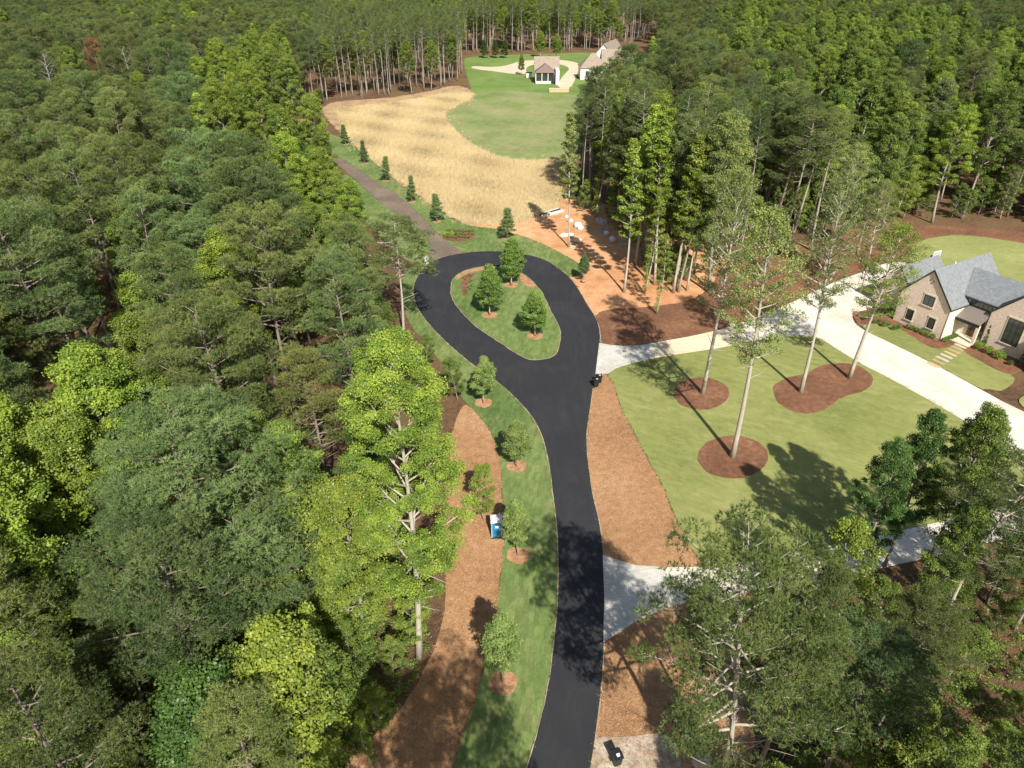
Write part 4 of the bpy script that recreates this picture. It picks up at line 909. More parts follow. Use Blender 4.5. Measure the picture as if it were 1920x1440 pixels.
def straw():
    t = NT('straw_blades'); at = t.n('ShaderNodeAttribute'); at.attribute_name = 'tone'
    col = t.ramp(at.outputs['Fac'], [(0, (.44, .34, .17)), (.5, (.57, .455, .25)), (1, (.69, .58, .36))])
    d = t.n('ShaderNodeBsdfDiffuse'); t.l(col, d.inputs[0]); tr = t.n('ShaderNodeBsdfTranslucent'); t.l(col, tr.inputs[0])
    mx = t.n('ShaderNodeMixShader'); mx.inputs[0].default_value = .3; t.l(d.outputs[0], mx.inputs[1]); t.l(tr.outputs[0], mx.inputs[2]); t.l(mx.outputs[0], t.out.inputs[0])
    P = world_poly(FIELD); xs = [p[0] for p in P]; ys = [p[1] for p in P]; r = np.random.default_rng(3); C = []
    while len(C) < 34000:
        x, y = r.uniform(min(xs), max(xs)), r.uniform(min(ys), max(ys))
        if inpoly(x, y, P): C.append((x, y))
    C = np.array(C); n = len(C); k = 5
    ed = r.uniform(size=n) < .12; C[ed] += r.normal(0, 1.5, (int(ed.sum()), 2))
    cx, cy = C[:, 0], C[:, 1]
    fl = np.sin(cx*.35+1)*.35 + np.sin(cy*.3+cx*.2)*.4 + 1.1          # lay direction drifting over the field
    base = np.repeat(np.stack([cx, cy, np.full(n, .05)], 1)[:, None, :], k, 1) + r.normal(0, .22, (n, k, 3))*np.array([1, 1, 0])
    a = fl[:, None] + r.normal(0, .55, (n, k)); lay = r.uniform(.3, 1.0, (n, k)); hgt = r.uniform(.45, 1.0, (n, k))
    tip = base + np.stack([np.cos(a)*lay, np.sin(a)*lay, hgt*(1.1-lay*.6)], -1)
    sdv = np.stack([-np.sin(a), np.cos(a), np.zeros_like(a)], -1)*.05
    V = np.stack([base - sdv, base + sdv, tip], 2).reshape(-1, 3); m_ = n*k
    tone = np.clip(np.repeat(.5+.10*np.sin(cx*.21)*np.cos(cy*.17)+r.normal(0, .14, n), k) + r.normal(0, .12, m_), 0, 1)
    o = bpy.data.objects.new('straw_grass', mesh_np('straw_grass', V, np.full(m_, 3), np.arange(3*m_), [t.m], tone=tone)); COL.objects.link(o)
    tag(o, 'tall dry golden grass laid over in the open field', kind='stuff')
straw()
# ------------------------------------------------------------------ brick house
def brick_mat(name, c1, c2, mortar, scale=(.22, .075), rotx=True, paint=0.0):
    t = NT(name); ge = t.n('ShaderNodeNewGeometry')
    co = t.n('ShaderNodeTexCoord').outputs['Object']
    # wall-plane mapping: u = along the wall (x or y, whichever the face runs along), v = z
    sp_ = t.n('ShaderNodeSeparateXYZ'); t.l(co, sp_.inputs[0])
    u = t.math('ADD', sp_.outputs[0], sp_.outputs[1]); cb = t.n('ShaderNodeCombineXYZ'); t.l(u, cb.inputs[0]); t.l(sp_.outputs[2], cb.inputs[1])
    br = t.n('ShaderNodeTexBrick'); br.inputs['Color1'].default_value = (*c1, 1); br.inputs['Color2'].default_value = (*c2, 1); br.inputs['Mortar'].default_value = (*mortar, 1)
    br.inputs['Scale'].default_value = 1; br.inputs['Brick Width'].default_value = scale[0]; br.inputs['Row Height'].default_value = scale[1]; br.inputs['Mortar Size'].default_value = .012
    t.l(cb.outputs[0], br.inputs['Vector'])
    n1 = t.noise(t.mapping(cb.outputs[0], (3, 9, 1)), 1.0, 4, .75); n2 = t.noise(co, .8, 4, .6)
    col = t.mix(t.ramp(n1, [(.35, (0, 0, 0)), (.65, (1, 1, 1))]), t.mix(1.0, br.outputs['Color'], (.72, .62, .56), 'MULTIPLY'), t.mix(1.0, br.outputs['Color'], (1.25, 1.22, 1.18), 'MULTIPLY'))
    col = t.mix(t.math('MULTIPLY', n2, .35), col, mortar)
    return t.bsdf(col, .92, .12, bump=br.outputs['Fac'], bstr=-.2, bdist=.01)
def shingle_mat(name, c1, c2, sc=(.35, .18)):
    t = NT(name); co = t.n('ShaderNodeTexCoord').outputs['Object']
    sp_ = t.n('ShaderNodeSeparateXYZ'); t.l(co, sp_.inputs[0]); cb = t.n('ShaderNodeCombineXYZ')
    t.l(t.math('ADD', sp_.outputs[1], sp_.outputs[0]), cb.inputs[0]); t.l(t.math('MULTIPLY', sp_.outputs[2], 1.3), cb.inputs[1])
    br = t.n('ShaderNodeTexBrick'); br.inputs['Color1'].default_value = (*c1, 1); br.inputs['Color2'].default_value = (*c2, 1); br.inputs['Mortar'].default_value = tuple(x*.6 for x in c1)+(1,)
    br.inputs['Scale'].default_value = 1; br.inputs['Brick Width'].default_value = sc[0]; br.inputs['Row Height'].default_value = sc[1]; br.inputs['Mortar Size'].default_value = .012
    t.l(cb.outputs[0], br.inputs['Vector'])
    a = t.noise(co, 2.2, 6, .75); b = t.noise(co, .3, 3, .5)
    col = t.mix(t.ramp(a, [(.35, (0, 0, 0)), (.65, (1, 1, 1))]), t.mix(1.0, br.outputs['Color'], (.82, .84, .87), 'MULTIPLY'), t.mix(1.0, br.outputs['Color'], (1.16, 1.15, 1.12), 'MULTIPLY'))
    return t.bsdf(col, .9, .2, bump=a, bstr=.3, bdist=.03)
def glass_mat(name, c=(.02, .024, .026)):
    t = NT(name); co = t.coord(); n_ = t.noise(co, .9, 2, .5)
    return t.bsdf(t.mix(n_, c, tuple(x*2.6 for x in c)), .08, .8)
MAT['brick'] = brick_mat('buff_pink_brick', (.80, .63, .52), (.62, .49, .41), (.80, .72, .63))
MAT['cream'] = plain('cream_render', (.74, .67, .53), .85, .15, .06, 1.5)
MAT['white_wall'] = plain('white_painted_brick', (.66, .64, .59), .85, .15, .06, 1.5)
MAT['shingle'] = shingle_mat('grey_shingle', (.20, .215, .225), (.245, .26, .265))
MAT['brown_shingle'] = shingle_mat('brown_shingle', (.27, .22, .17), (.33, .27, .21), (.8, .5))
MAT['bronze_roof'] = plain('bronze_standing_roof', (.20, .17, .145), .55, .4, .08)
MAT['dark_trim'] = plain('black_trim', (.02, .02, .022), .5, .4)
MAT['stone_trim'] = plain('limestone_trim', (.68, .60, .46), .85, .15, .08)
MAT['glass'] = glass_mat('dark_glass')
MAT['white'] = plain('white_paint', (.80, .79, .76), .5, .4, .04)
C1 = W(1762, 638); HROT = math.atan2(-.87, .5)
house = empty('brick_house', (C1[0], C1[1], .1), HROT, 'large pink-buff brick house with steep grey shingle roofs beside the white driveway', 'house')
def hbuild(mb, name, mat, parent=house, smooth=False): return mb.build(name, mat, parent, smooth)
def gable_wing(d0, d1, b0, b1, eave, apex, name_w='wall', mat='brick', over=.22, cutfront=True, roof='shingle', ov_front=.18):
    """ridge runs along b"""
    dm = (d0+d1)/2; m = MB()
    F = [(d0, b0, 0), (d1, b0, 0), (d1, b0, eave), (dm, b0, apex), (d0, b0, eave)]
    m.prism(F, (0, b1-b0, 0)); hbuild(m, name_w, MAT[mat])
    for sg in (-1, 1):
        e = d0 if sg < 0 else d1; slope = (apex-eave)/abs(dm-e); m = MB(); ox = sg*over
        P = [(dm, b0-ov_front, apex+.03), (e+ox, b0-ov_front, eave+.03-slope*over), (e+ox, b0-ov_front, eave+.20-slope*over), (dm, b0-ov_front, apex+.22)]
        m.prism(P, (0, b1-b0+2*ov_front, 0)); r_ = hbuild(m, 'roof', MAT[roof])
        m = MB()                                     # dark rake board and gutter
        P = [(dm, b0-ov_front-.04, apex-.12), (e+ox*.9, b0-ov_front-.04, eave-.13-slope*over), (e+ox, b0-ov_front-.04, eave+.14-slope*over), (dm, b0-ov_front-.04, apex+.16)]
        m.prism(P, (0, .035, 0)); 
        m.box((e+ox*1.15, (b0+b1)/2, eave-.02-slope*over), (.12, b1-b0+2*ov_front, .14)); hbuild(m, 'gutter', MAT['dark_trim'])
gable_wing(-7.4, 0, 0, 13.0, 4.8, 9.1, mat='brick')
gable_wing(3.5, 11.1, 3.6, 15.0, 5.0, 9.1, mat='brick')
gable_wing(-13.5, -7.4, 3.4, 12.5, 3.3, 6.6, mat='brick', roof='shingle')
gable_wing(11.2, 20.0, .9, 13.0, 4.4, 9.0, mat='brick')
# middle part: ridge along d between the two gables
m = MB(); P = [(-.5, 4.2, 0), (-.5, 4.2, 5.85), (-.5, 8.2, 7.9), (-.5, 12, 5.85), (-.5, 12, 0)]
m.prism(P, (4.1, 0, 0)); hbuild(m, 'wall', MAT['cream'])
for sg in (-1, 1):
    e = 3.75 if sg < 0 else 12.45; z_ = 5.68
    P = [(-2.75, 8.2, 8.16), (-.75, e, z_), (4.25, e, z_), (6.3, 8.2, 8.16)]
    if sg > 0: P = P[::-1]
    m = MB(); m.prism(P, (0, 0, .18)); hbuild(m, 'roof', MAT['shingle'])
m = MB(); m.box((1.75, 3.72, 5.62), (4.7, .12, .16)); hbuild(m, 'gutter', MAT['dark_trim'])
# cream side wall facing the porch, stands just proud of the brick
m = MB(); m.prism([(0.0, .05, 0), (0.0, 4.2, 0), (0.0, 4.2, 4.72), (0.0, .05, 4.72)], (.03, 0, 0)); hbuild(m, 'side_wall', MAT['cream'])
m = MB(); m.tube([(.07, -.02, 0), (.07, -.02, 4.6)], .05, 8); hbuild(m, 'downpipe', MAT['stone_trim'])
m = MB(); m.tube([(3.42, 3.5, 0), (3.42, 3.5, 4.8)], .06, 8); hbuild(m, 'downpipe', MAT['dark_trim'])
# porch
m = MB(); m.prism([(0.05, 4.2, 4.45), (0.05, 1.9, 3.05), (0.05, 1.9, 3.2), (0.05, 4.2, 4.62)], (3.38, 0, 0)); pr = hbuild(m, 'porch_roof', MAT['bronze_roof'])
m = MB(); m.box((1.74, 1.86, 3.08), (3.4, .09, .26)); 
m.box((1.74, 1.87, 2.86), (3.3, .06, .16)); hbuild(m, 'porch_beam', MAT['dark_trim'])
m = MB(); m.box((3.2, 2.2, 1.5), (.4, .35, 3.0)); hbuild(m, 'porch_pier', MAT['brick'])
m = MB(); m.box((1.75, 4.1, 1.55), (1.3, .12, 2.7)); dr = hbuild(m, 'door', plain('walnut_door', (.12, .065, .04), .5, .4, .2, 8))
for q in (-.3, .3): 
    m = MB(); m.box((1.75+q, 4.03, 1.9), (.34, .03, 1.5)); m.build('pane', MAT['glass'], dr)
m = MB(); m.tube([(2.25, 3.98, 1.1), (2.25, 3.98, 1.7)], .025, 6); m.build('handle', MAT['stone_trim'], dr)
m = MB(); m.box((2.85, 4.1, 1.7), (.35, .1, 2.3)); hbuild(m, 'sidelight', MAT['glass'])
for i, (y, z, dd) in enumerate([(1.55, .12, 1.3), (1.2, .06, .5)]):
    m = MB(); m.box((1.75, y+.4-i*.25, z), (3.2-.1*i, dd, .12)); hbuild(m, 'step', MAT['stone_trim'])
m = MB(); m.box((1.75, 3.0, .16), (3.3, 2.2, .16)); hbuild(m, 'porch_floor', MAT['stone_trim'])
m = MB(); 
a_ = [(0.9+.26*math.cos(q), 4.08, 2.3+.26*math.sin(q)) for q in np.linspace(0, 2*math.pi, 17)]
m.tube(a_, .05, 6, cap=False); hbuild(m, 'wall_lantern', MAT['dark_trim'])
def window(d, b, z, w_, h_, cols, rows, parent=house, frame='dark_trim', sill=True, surround=True):
    """front facing window standing on the wall plane b"""
    f = MB()
    if surround:
        s = MB(); s.box((d, b-.02, z+h_/2+.12), (w_+.36, .10, .22)); s.box((d, b-.05, z-h_/2-.08), (w_+.36, .16, .14))
        for q in (-1, 1): s.box((d+q*(w_/2+.09), b-.015, z), (.14, .06, h_))
    e = .06
    for q in (-1, 1): f.box((d+q*(w_/2-e/2), b-.03, z), (e, .08, h_)); f.box((d, b-.03, z+q*(h_/2-e/2)), (w_-2*e, .08, e))
    for i in range(1, cols): f.box((d-w_/2+w_*i/cols, b-.025, z), (.035, .06, h_-2*e))
    for i in range(1, rows): f.box((d, b-.026, z-h_/2+h_*i/rows), (w_-2*e, .05, .035))
    fo = f.build('window', MAT[frame], parent)
    if surround: s.build('sill', MAT['stone_trim'], fo)
    g_ = MB(); g_.box((d, b-.012, z), (w_-.02, .02, h_-.02)); g_.build('pane', MAT['glass'], fo)
window(-3.2, 0, 4.75, 1.5, 1.5, 2, 1); window(-1.9, 0, 1.75, .95, 1.6, 1, 1); window(-5.2, 0, 1.75, .95, 1.6, 1, 1)
window(6.9, 3.6, 3.3, 2.1, 3.6, 3, 2)
window(1.7, 4.2, 5.1, 3.0, .95, 5, 1, surround=False)
window(15.4, .9, 1.9, 1.6, 2.2, 2, 1)
for (d, z) in [(-3.95, 7.6), (-3.45, 7.6), (-3.7, 7.25), (-3.7, 7.95)]:
    m = MB(); m.box((d, -.005, z), (.14, .03, .2)); hbuild(m, 'vent', MAT['dark_trim'])
for (d, z) in [(7.05, 7.9), (7.55, 7.9), (7.3, 7.55)]:
    m = MB(); m.box((d, 3.595, z), (.14, .03, .2)); hbuild(m, 'vent', MAT['dark_trim'])
m = MB(); m.tube([(-1.6, 7.5, 6.9), (-1.6, 7.5, 7.6)], .06, 8); m.tube([(-1.6, 7.5, 7.6), (-1.6, 7.5, 7.68)], .11, 8); hbuild(m, 'roof_vent', MAT['dark_trim'])
m = MB(); m.tube([(-3.7, 4.5, 9.25), (-3.7, 4.5, 9.55)], .08, 8); hbuild(m, 'roof_vent', MAT['white'])
# plants at the house front
def HL(d, b): 
    c, s = math.cos(HROT), math.sin(HROT); return C1[0]+d*c-b*s, C1[1]+d*s+b*c
def shrub(name, key, X, Y, h, c, label, cat='shrub', group=None, wide=1.0, z=.12):
    p = PROTO[key]; s = h/p['H']
    o = bpy.data.objects.new(name, p['crown']); COL.objects.link(o); o.location = (X, Y, z); o.scale = (s*wide, s*wide, s); o.color = (*c, 1)
    o.rotation_euler = (0, 0, X*7 % 6.28); tag(o, label, cat, group); return o
hedge1 = empty('boxwood_hedge', (*HL(-2.6, -.75), .1), HROT, 'low clipped green hedge under the lower gable window of the brick house', 'hedge')
hedge2 = empty('boxwood_hedge', (*HL(.75, 1.0), .1), HROT+math.pi/2, 'low clipped green hedge along the cream wall beside the porch', 'hedge')
for h_, n in ((hedge1, 7), (hedge2, 5)):
    for i in range(n):
        o = bpy.data.objects.new('bush', PROTO['shrub0']['crown']); COL.objects.link(o); o.parent = h_; o.location = ((i-n/2+.5)*.62, 0, 0); o.scale = (.75, .75, .75); o.rotation_euler = (0, 0, i*1.3); o.color = (.15, .26, .045, 1)
for i, (d, b, h) in enumerate([(4.0, 2.6, .95), (4.4, 1.6, .9), (5.7, 1.7, 1.15), (7.3, 1.5, 1.25), (9.0, 1.0, .7)]):
    X, Y = HL(d, b); shrub('shrub', 'shrub1', X, Y, h, (.25, .37, .05) if i < 4 else (.12, .2, .05), ['lime green round shrub nearest the front door steps', 'smaller lime green shrub beside the narrow cypress', 'lime green shrub in the middle of the bed under the tall window', 'lime green shrub furthest along the bed from the door', 'low dark shrub in the corner of the brick bed'][i], 'shrub', 'shrubs in the bed under the tall window', 1.0)
for i, (d, b, h, lb) in enumerate([(4.3, 2.9, 3.4, 'narrow cypress column at the porch corner of the brick house'), (9.6, 2.4, 3.6, 'narrow cypress column in the shaded inner corner of the brick house')]):
    X, Y = HL(d, b); e = empty('cypress', (X, Y, .1), 0, lb, 'cypress')
    r = np.random.default_rng(70+i); k = 60; u = r.uniform(0, 1, k); rad = .34*np.sqrt(np.clip(1-u, 0, 1))*np.minimum(1, .5+u*4)
    an = r.uniform(0, 6.28, k); C = np.stack([np.cos(an)*rad*.6, np.sin(an)*rad*.6, u*h*.97+.1], 1)
    V, c, ii, t_ = leaves(C, np.maximum(rad*.7, .08), r.uniform(.2, .8, k), 60, .09, .04, r, 1.2, tilt=.9)
    o = bpy.data.objects.new('crown', mesh_np('cypress_crown', V, c, ii, [MAT['leaf']], tone=t_)); COL.objects.link(o); o.parent = e; o.color = (.07, .15, .035, 1)
    m = MB(); m.tube([(0, 0, 0), (0, 0, .6)], .04, 6); m.build('trunk', MAT['young_bark'], e)
for i in range(9):
    X, Y, _ = W(1612+i*9, 596+i*3.0+(i % 2)*3); shrub('shrub', 'shrub0', X, Y, .6+.15*(i % 3), (.13, .22, .05), 'small green shrub in the mulch bed behind the driveway corner', 'shrub', 'small shrubs in the corner mulch bed')
# ------------------------------------------------------------------ basketball hoop
X, Y, _ = W(1735, 507); bh = empty('basketball_hoop', (X, Y, .1), math.radians(25), 'basketball hoop with clear backboard at the back corner of the white driveway', 'basketball hoop')
m = MB(); m.prism([(-.15, -.12, 0), (.15, -.12, 0), (.15, .12, 0), (-.15, .12, 0)], (-.5, -.6, 2.7)); m.box((-.5, -.6, 2.8), (.3, .25, .3)); m.build('pole', MAT['dark_trim'], bh)
m = MB(); m.box((0, .1, .15), (.7, .7, .3)); m.build('base', MAT['dark_trim'], bh)
m = MB(); 
for q in (-.3, .3): m.tube([(-.5+q*.5, -.6, 2.6), (-.8+q, -1.5, 3.0)], .05, 6); m.tube([(-.5+q*.5, -.6, 2.9), (-.8+q, -1.5, 3.5)], .05, 6)
m.build('arm', MAT['dark_trim'], bh)
m = MB(); m.box((-.8, -1.56, 3.45), (1.8, .05, 1.07)); bd = m.build('backboard', plain('acrylic_board', (.40, .42, .42), .2, .5), bh)
m = MB()
for q in (-1, 1): m.box((-.8+q*.9, -1.56, 3.45), (.09, .1, 1.2)); m.box((-.8, -1.56, 3.45+q*.57), (1.72, .1, .09))
for q in (-1, 1): m.box((-.8+q*.29, -1.60, 3.28), (.05, .02, .46)); m.box((-.8, -1.60, 3.28+q*.22), (.6, .02, .05))
m.build('frame', MAT['white'], bd)
m = MB(); m.tube([(-.8+.24*math.cos(q), -1.86+.24*math.sin(q), 3.05) for q in np.linspace(0, 6.283, 19)], .03, 6, cap=False); m.box((-.8, -1.62, 3.05), (.2, .12, .12)); rm = m.build('rim', plain('orange_rim', (.65, .13, .03), .4), bh)
m = MB()
for q in np.linspace(0, 6.283, 13)[:-1]: m.tube([(-.8+.23*math.cos(q), -1.86+.23*math.sin(q), 3.04), (-.8+.13*math.cos(q+.4), -1.86+.13*math.sin(q+.4), 2.62)], .015, 4)
m.build('net', MAT['white'], rm)
# ------------------------------------------------------------------ wheeled bins
def bin_(X, Y, rz, label, group=None, c=(.018, .021, .022), lying=False, sc=1.0):
    e = empty('wheeled_bin', (X, Y, .1), rz, label, 'bin', group); e.scale = (sc,)*3
    mt = plain('bin_plastic', c, .45, .4)
    m = MB(); m.prism([(-.24, -.28, .1), (.24, -.28, .1), (.24, .28, .1), (-.24, .28, .1)], (0, 0, .01))
    b = len(m.v); 
    for z, k, y0 in ((.1, .80, 0), (1.0, 1.0, .02)):
        for x, y in ((-.29, -.34), (.29, -.34), (.29, .34), (-.29, .34)): m.v.append((x*k, y*k+y0, z))
    for q in ((0,3,2,1),(4,5,6,7),(0,1,5,4),(1,2,6,5),(2,3,7,6),(3,0,4,7)): m.f.append(tuple(b+i for i in q)); m.m.append(0)
    m.box((0, 0, .97), (.64, .74, .05)); m.build('body', mt, e)
    m = MB(); m.prism([(-.32, -.40, 1.0), (.32, -.40, 1.0), (.32, .0, 1.09), (.32, .36, 1.06), (-.32, .36, 1.06), (-.32, .0, 1.09)][:4]+[(-.32, .36, 1.06)], (0, 0, .03)); l = m.build('lid', mt, e)
    m = MB(); m.prism([(-.1, -.22, 1.085), (.1, -.22, 1.085), (.12, -.02, 1.125), (-.12, -.02, 1.125)], (0, 0, .012)); m.build('sticker', MAT['white'], l)
    m = MB(); m.tube([(-.26, .42, 1.0), (.26, .42, 1.0)], .022, 6); m.build('handle', mt, e)
    for q in (-1, 1):
        m = MB(); m.tube([(q*.26, .30, .12), (q*.32, .30, .12)], .12, 14); m.build('wheel', MAT['dark_trim'], e)
    return e
X, Y, _ = W(1122, 719); bin_(X, Y, 1.9, 'black wheeled bin with white lid sticker, further from the camera at the paved driveway mouth', 'pair of bins by the road')
X, Y, _ = W(1117.5, 726); bin_(X-.05, Y, 1.8, 'black wheeled bin with white lid sticker, nearer the camera beside the straw bed', 'pair of bins by the road')
X, Y, _ = W(1155, 1432); bin_(X, Y, .35, 'black wheeled bin standing on the shaded apron at the bottom of the photo')
# ------------------------------------------------------------------ portable toilet
X, Y, _ = W(931, 1003); pt = empty('portable_toilet', (X, Y, .05), math.radians(5), 'blue portable toilet with white roof on pine straw behind a young tree', 'portable toilet')
pt.scale = (.93, .93, .93)
blue = plain('blue_plastic', (.02, .20, .42), .45, .4, .1); dblue = plain('dark_blue_plastic', (.015, .10, .22), .5, .4)
m = MB(); m.box((0, 0, .08), (1.16, 1.16, .16)); m.build('base', MAT['dark_trim'], pt)
m = MB(); m.box((0, 0, 1.12), (1.06, 1.06, 1.92))
for q in (-.35, 0, .35): m.box((-.54, q, 1.12), (.04, .12, 1.7)); m.box((.54, q, 1.12), (.04, .12, 1.7))
m.build('body', dblue, pt)
m = MB(); m.box((0, -.55, 1.1), (.78, .05, 1.78)); d_ = m.build('door', blue, pt)
m = MB(); m.box((0, -.58, 1.55), (.34, .02, .26)); m.build('panel', MAT['white'], d_)
m = MB(); m.box((.3, -.58, 1.15), (.1, .02, .16)); m.build('latch', MAT['white'], d_)
for q in (-1, 1):
    m = MB(); m.box((q*.49, -.55, 1.1), (.12, .08, 1.94)); m.build('post', plain('pale_blue_plastic', (.25, .45, .55), .5), pt)
m = MB(); b = 0
for z, k in ((2.06, 1.0), (2.14, 1.0), (2.32, .62)):
    for x, y in ((-.6, -.6), (.6, -.6), (.6, .6), (-.6, .6)): m.v.append((x*k, y*k, z))
for l in (0, 4):
    for i in range(4): m.f.append((l+i, l+(i+1) % 4, l+4+(i+1) % 4, l+4+i)); m.m.append(0)
m.f += [(3, 2, 1, 0), (8, 9, 10, 11)]; m.m += [0, 0]
m.build('roof', MAT['white'], pt)
m = MB(); m.tube([(.35, .35, 2.1), (.35, .35, 2.55)], .06, 8); m.build('vent_pipe', MAT['white'], pt)
# ------------------------------------------------------------------ building materials on the clay
conc = plain('precast_white', (.72, .69, .62), .9, .15, .1); grey = plain('grey_plastic', (.42, .42, .40), .7)
def plank(bx, by, ex, ey, w_, h_, mat, name, label, cat, group=None, z=.06):
    a = W(bx, by); b = W(ex, ey); L = math.hypot(b[0]-a[0], b[1]-a[1]); e = MB(); e.box((0, 0, h_/2), (L, w_, h_))
    o = e.build(name, mat); o.location = ((a[0]+b[0])/2, (a[1]+b[1])/2, z); o.rotation_euler = (0, 0, math.atan2(b[1]-a[1], b[0]-a[0])); tag(o, label, cat, group); return o
plank(1016, 408, 1056, 396.5, .7, .35, conc, 'kerb_beam', 'long white beam lying along the edge of the straw field, nearer one', 'beam', 'white beams at the field edge')
plank(1024, 401.5, 1048, 394, .8, .35, conc, 'kerb_beam', 'shorter white beam partly in the dry grass, farther one', 'beam', 'white beams at the field edge')
plank(1012, 406, 1050, 394.8, .25, .4, MAT['dark_trim'], 'black_pipe', 'long black pipe lying between the two white beams', 'pipe')
def bag(px, py, r_, h_, label, mat, name='bulk_bag', group='bulk bags of stone at the wood edge', cat='bulk bag'):
    X, Y, _ = W(px, py); m = MB(); seg = 12; rr = random.Random(int(px*3)); lv = [(0, .9), (.25, 1.08), (.6, 1.05), (.9, .8), (1.0, .35)]
    for (u, k) in lv:
        for a in range(seg):
            q = 2*math.pi*a/seg; sq = 1/max(abs(math.cos(q)), abs(math.sin(q)))**.5
            m.v.append((math.cos(q)*r_*k*sq*(1+rr.uniform(-.08, .08)), math.sin(q)*r_*k*sq*(1+rr.uniform(-.08, .08)), u*h_*(1+rr.uniform(-.05, .05))))
    for l in range(len(lv)-1):
        for a in range(seg): m.f.append((l*seg+a, l*seg+(a+1) % seg, (l+1)*seg+(a+1) % seg, (l+1)*seg+a)); m.m.append(0)
    m.f.append(tuple((len(lv)-1)*seg+a for a in range(seg))); m.m.append(0)
    o = m.build(name, mat, None, True); o.location = (X, Y, .05); tag(o, label, cat, group); return o
wb = plain('woven_white_bag', (.66, .66, .64), .8)
bag(1083, 426, .75, 1.0, 'white bulk bag standing at the sunlit edge of the dark woods', wb)
bag(1088, 430, .6, .8, 'smaller white bulk bag against the larger one at the wood edge', wb)
bag(1069, 416, .55, .6, 'grey-white sack nearest the white beams at the wood edge', wb)
bag(1063, 408, .45, .5, 'small sack beside the end of the white beams', wb)
bag(1148, 452, .6, .9, 'white bulk bag deep in the shade of the wood edge', wb)
bag(1137, 439, .5, .6, 'small white sack lying in shade near the grey box', wb)
plank(1120, 415.5, 1134, 422, 1.1, .8, grey, 'storage_box', 'pale grey storage box in the shade under the trees', 'box')
plank(1123, 431, 1141, 436, 1.8, .18, plain('grey_tarp', (.30, .33, .32), .6), 'stacked_sheet', 'grey-green sheet material lying in shade beyond the storage box', 'sheet')
plank(1163, 458, 1176, 460, .9, .3, grey, 'pallet_load', 'grey load lying among the dark trunks', 'pallet')
plank(1093, 426, 1104, 428, 1.1, .3, plain('old_pallet', (.34, .30, .24), .9), 'wood_pallet', 'weathered pallet beside the white bulk bags', 'pallet')
# spilled white stone heap, crumpled sheet and small boards
def heap(px, py, r_, h_, mat, name, label, cat, seed):
    X, Y, _ = W(px, py); rr = random.Random(seed); m = MB(); seg, lay = 18, 5
    for l in range(lay+1):
        for a in range(seg):
            q = 2*math.pi*a/seg; k = (1-l/lay)**.8+.02; m.v.append((math.cos(q)*r_*k*(1+rr.uniform(-.18, .18)), math.sin(q)*r_*.75*k*(1+rr.uniform(-.18, .18)), h_*(l/lay)**.8*(1+rr.uniform(-.25, .25)) if l else -.05))
    for l in range(lay):
        for a in range(seg): m.f.append((l*seg+a, l*seg+(a+1) % seg, (l+1)*seg+(a+1) % seg, (l+1)*seg+a)); m.m.append(0)
    m.f.append(tuple(lay*seg+a for a in range(seg))); m.m.append(0)
    o = m.build(name, mat); o.location = (X, Y, .05); tag(o, label, cat); return o
heap(1080, 450, 1.25, .35, ground_mat('pale_gravel', [(0, (.50, .44, .36)), (.5, (.66, .58, .48)), (1, (.80, .76, .70))], (1, 5, 15), bump=.8), 'gravel_heap', 'low heap of pale gravel spilled on the red clay', 'gravel heap', 3)
heap(1057+0, 442, .8, .45, MAT['white'], 'crumpled_sheet', 'crumpled white plastic sheet beside the pale gravel heap', 'plastic sheet', 4)
heap(1068, 440, .8, .3, MAT['white'], 'crumpled_sheet', 'second white plastic sheet touching the pale gravel heap', 'plastic sheet', 5)
bd_m = plain('pale_board', (.68, .60, .40), .9)
plank(1067, 461, 1078, 464, .35, .08, bd_m, 'board', 'pale board on the clay, upper of two', 'board', 'pale boards on the clay', z=.1)
plank(1068, 464.5, 1078.5, 468, .3, .08, bd_m, 'board', 'pale board on the clay, lower of two', 'board', 'pale boards on the clay', z=.1)
# ------------------------------------------------------------------ gate pillar by the brown track
X, Y, _ = W(800, 497); m = MB(); m.box((0, 0, .7), (.7, .7, 1.4)); e = empty('stone_pillar', (X, Y, .05), .3, 'short white stone pillar half hidden by pine branches beside the loop', 'pillar')
m.build('shaft', conc, e); m = MB(); m.box((0, 0, 1.46), (.9, .9, .12)); m.box((0, 0, 1.6), (.5, .5, .16), taper=.6); m.build('cap', conc, e)
# ------------------------------------------------------------------ far house and pavilion
def gable_x(e, x0, x1, y0, y1, z, h, wallm, roofm, over=.5, hip=0.0):
    """box with ridge along x"""
    ym = (y0+y1)/2; m = MB(); m.prism([(x0, y0, 0), (x0, y0, z), (x0, ym, z+h), (x0, y1, z), (x0, y1, 0)], (x1-x0, 0, 0)) if not hip else m.box(((x0+x1)/2, ym, z/2), (x1-x0, y1-y0, z))
    m.build('wall', wallm, e); s = h/(ym-y0)
    if not hip:
        for sg in (-1, 1):
            ye = y0 if sg < 0 else y1; m = MB(); m.prism([(x0-over, ym, z+h+.02), (x0-over, ye+sg*over, z-s*over+.02), (x0-over, ye+sg*over, z-s*over+.22), (x0-over, ym, z+h+.24)], (x1-x0+2*over, 0, 0)); m.build('roof', roofm, e)
    else:
        o_ = over; A = [(x0-o_, y0-o_, z), (x1+o_, y0-o_, z), (x1+o_, y1+o_, z), (x0-o_, y1+o_, z)]; R0, R1 = (x0+hip, ym, z+h), (x1-hip, ym, z+h); m = MB()
        m.poly([A[0], A[1], R1, R0]); m.poly([A[2], A[3], R0, R1]); m.poly([A[1], A[2], R1]); m.poly([A[3], A[0], R0]); m.poly(A[::-1]); m.build('roof', roofm, e)
bs = MAT['brown_shingle']
X, Y, _ = W(1004, 157); pv = empty('pool_pavilion', (X, Y, .1), 0, 'small far pavilion with brown roof, dark screened front and white end pier', 'pavilion')
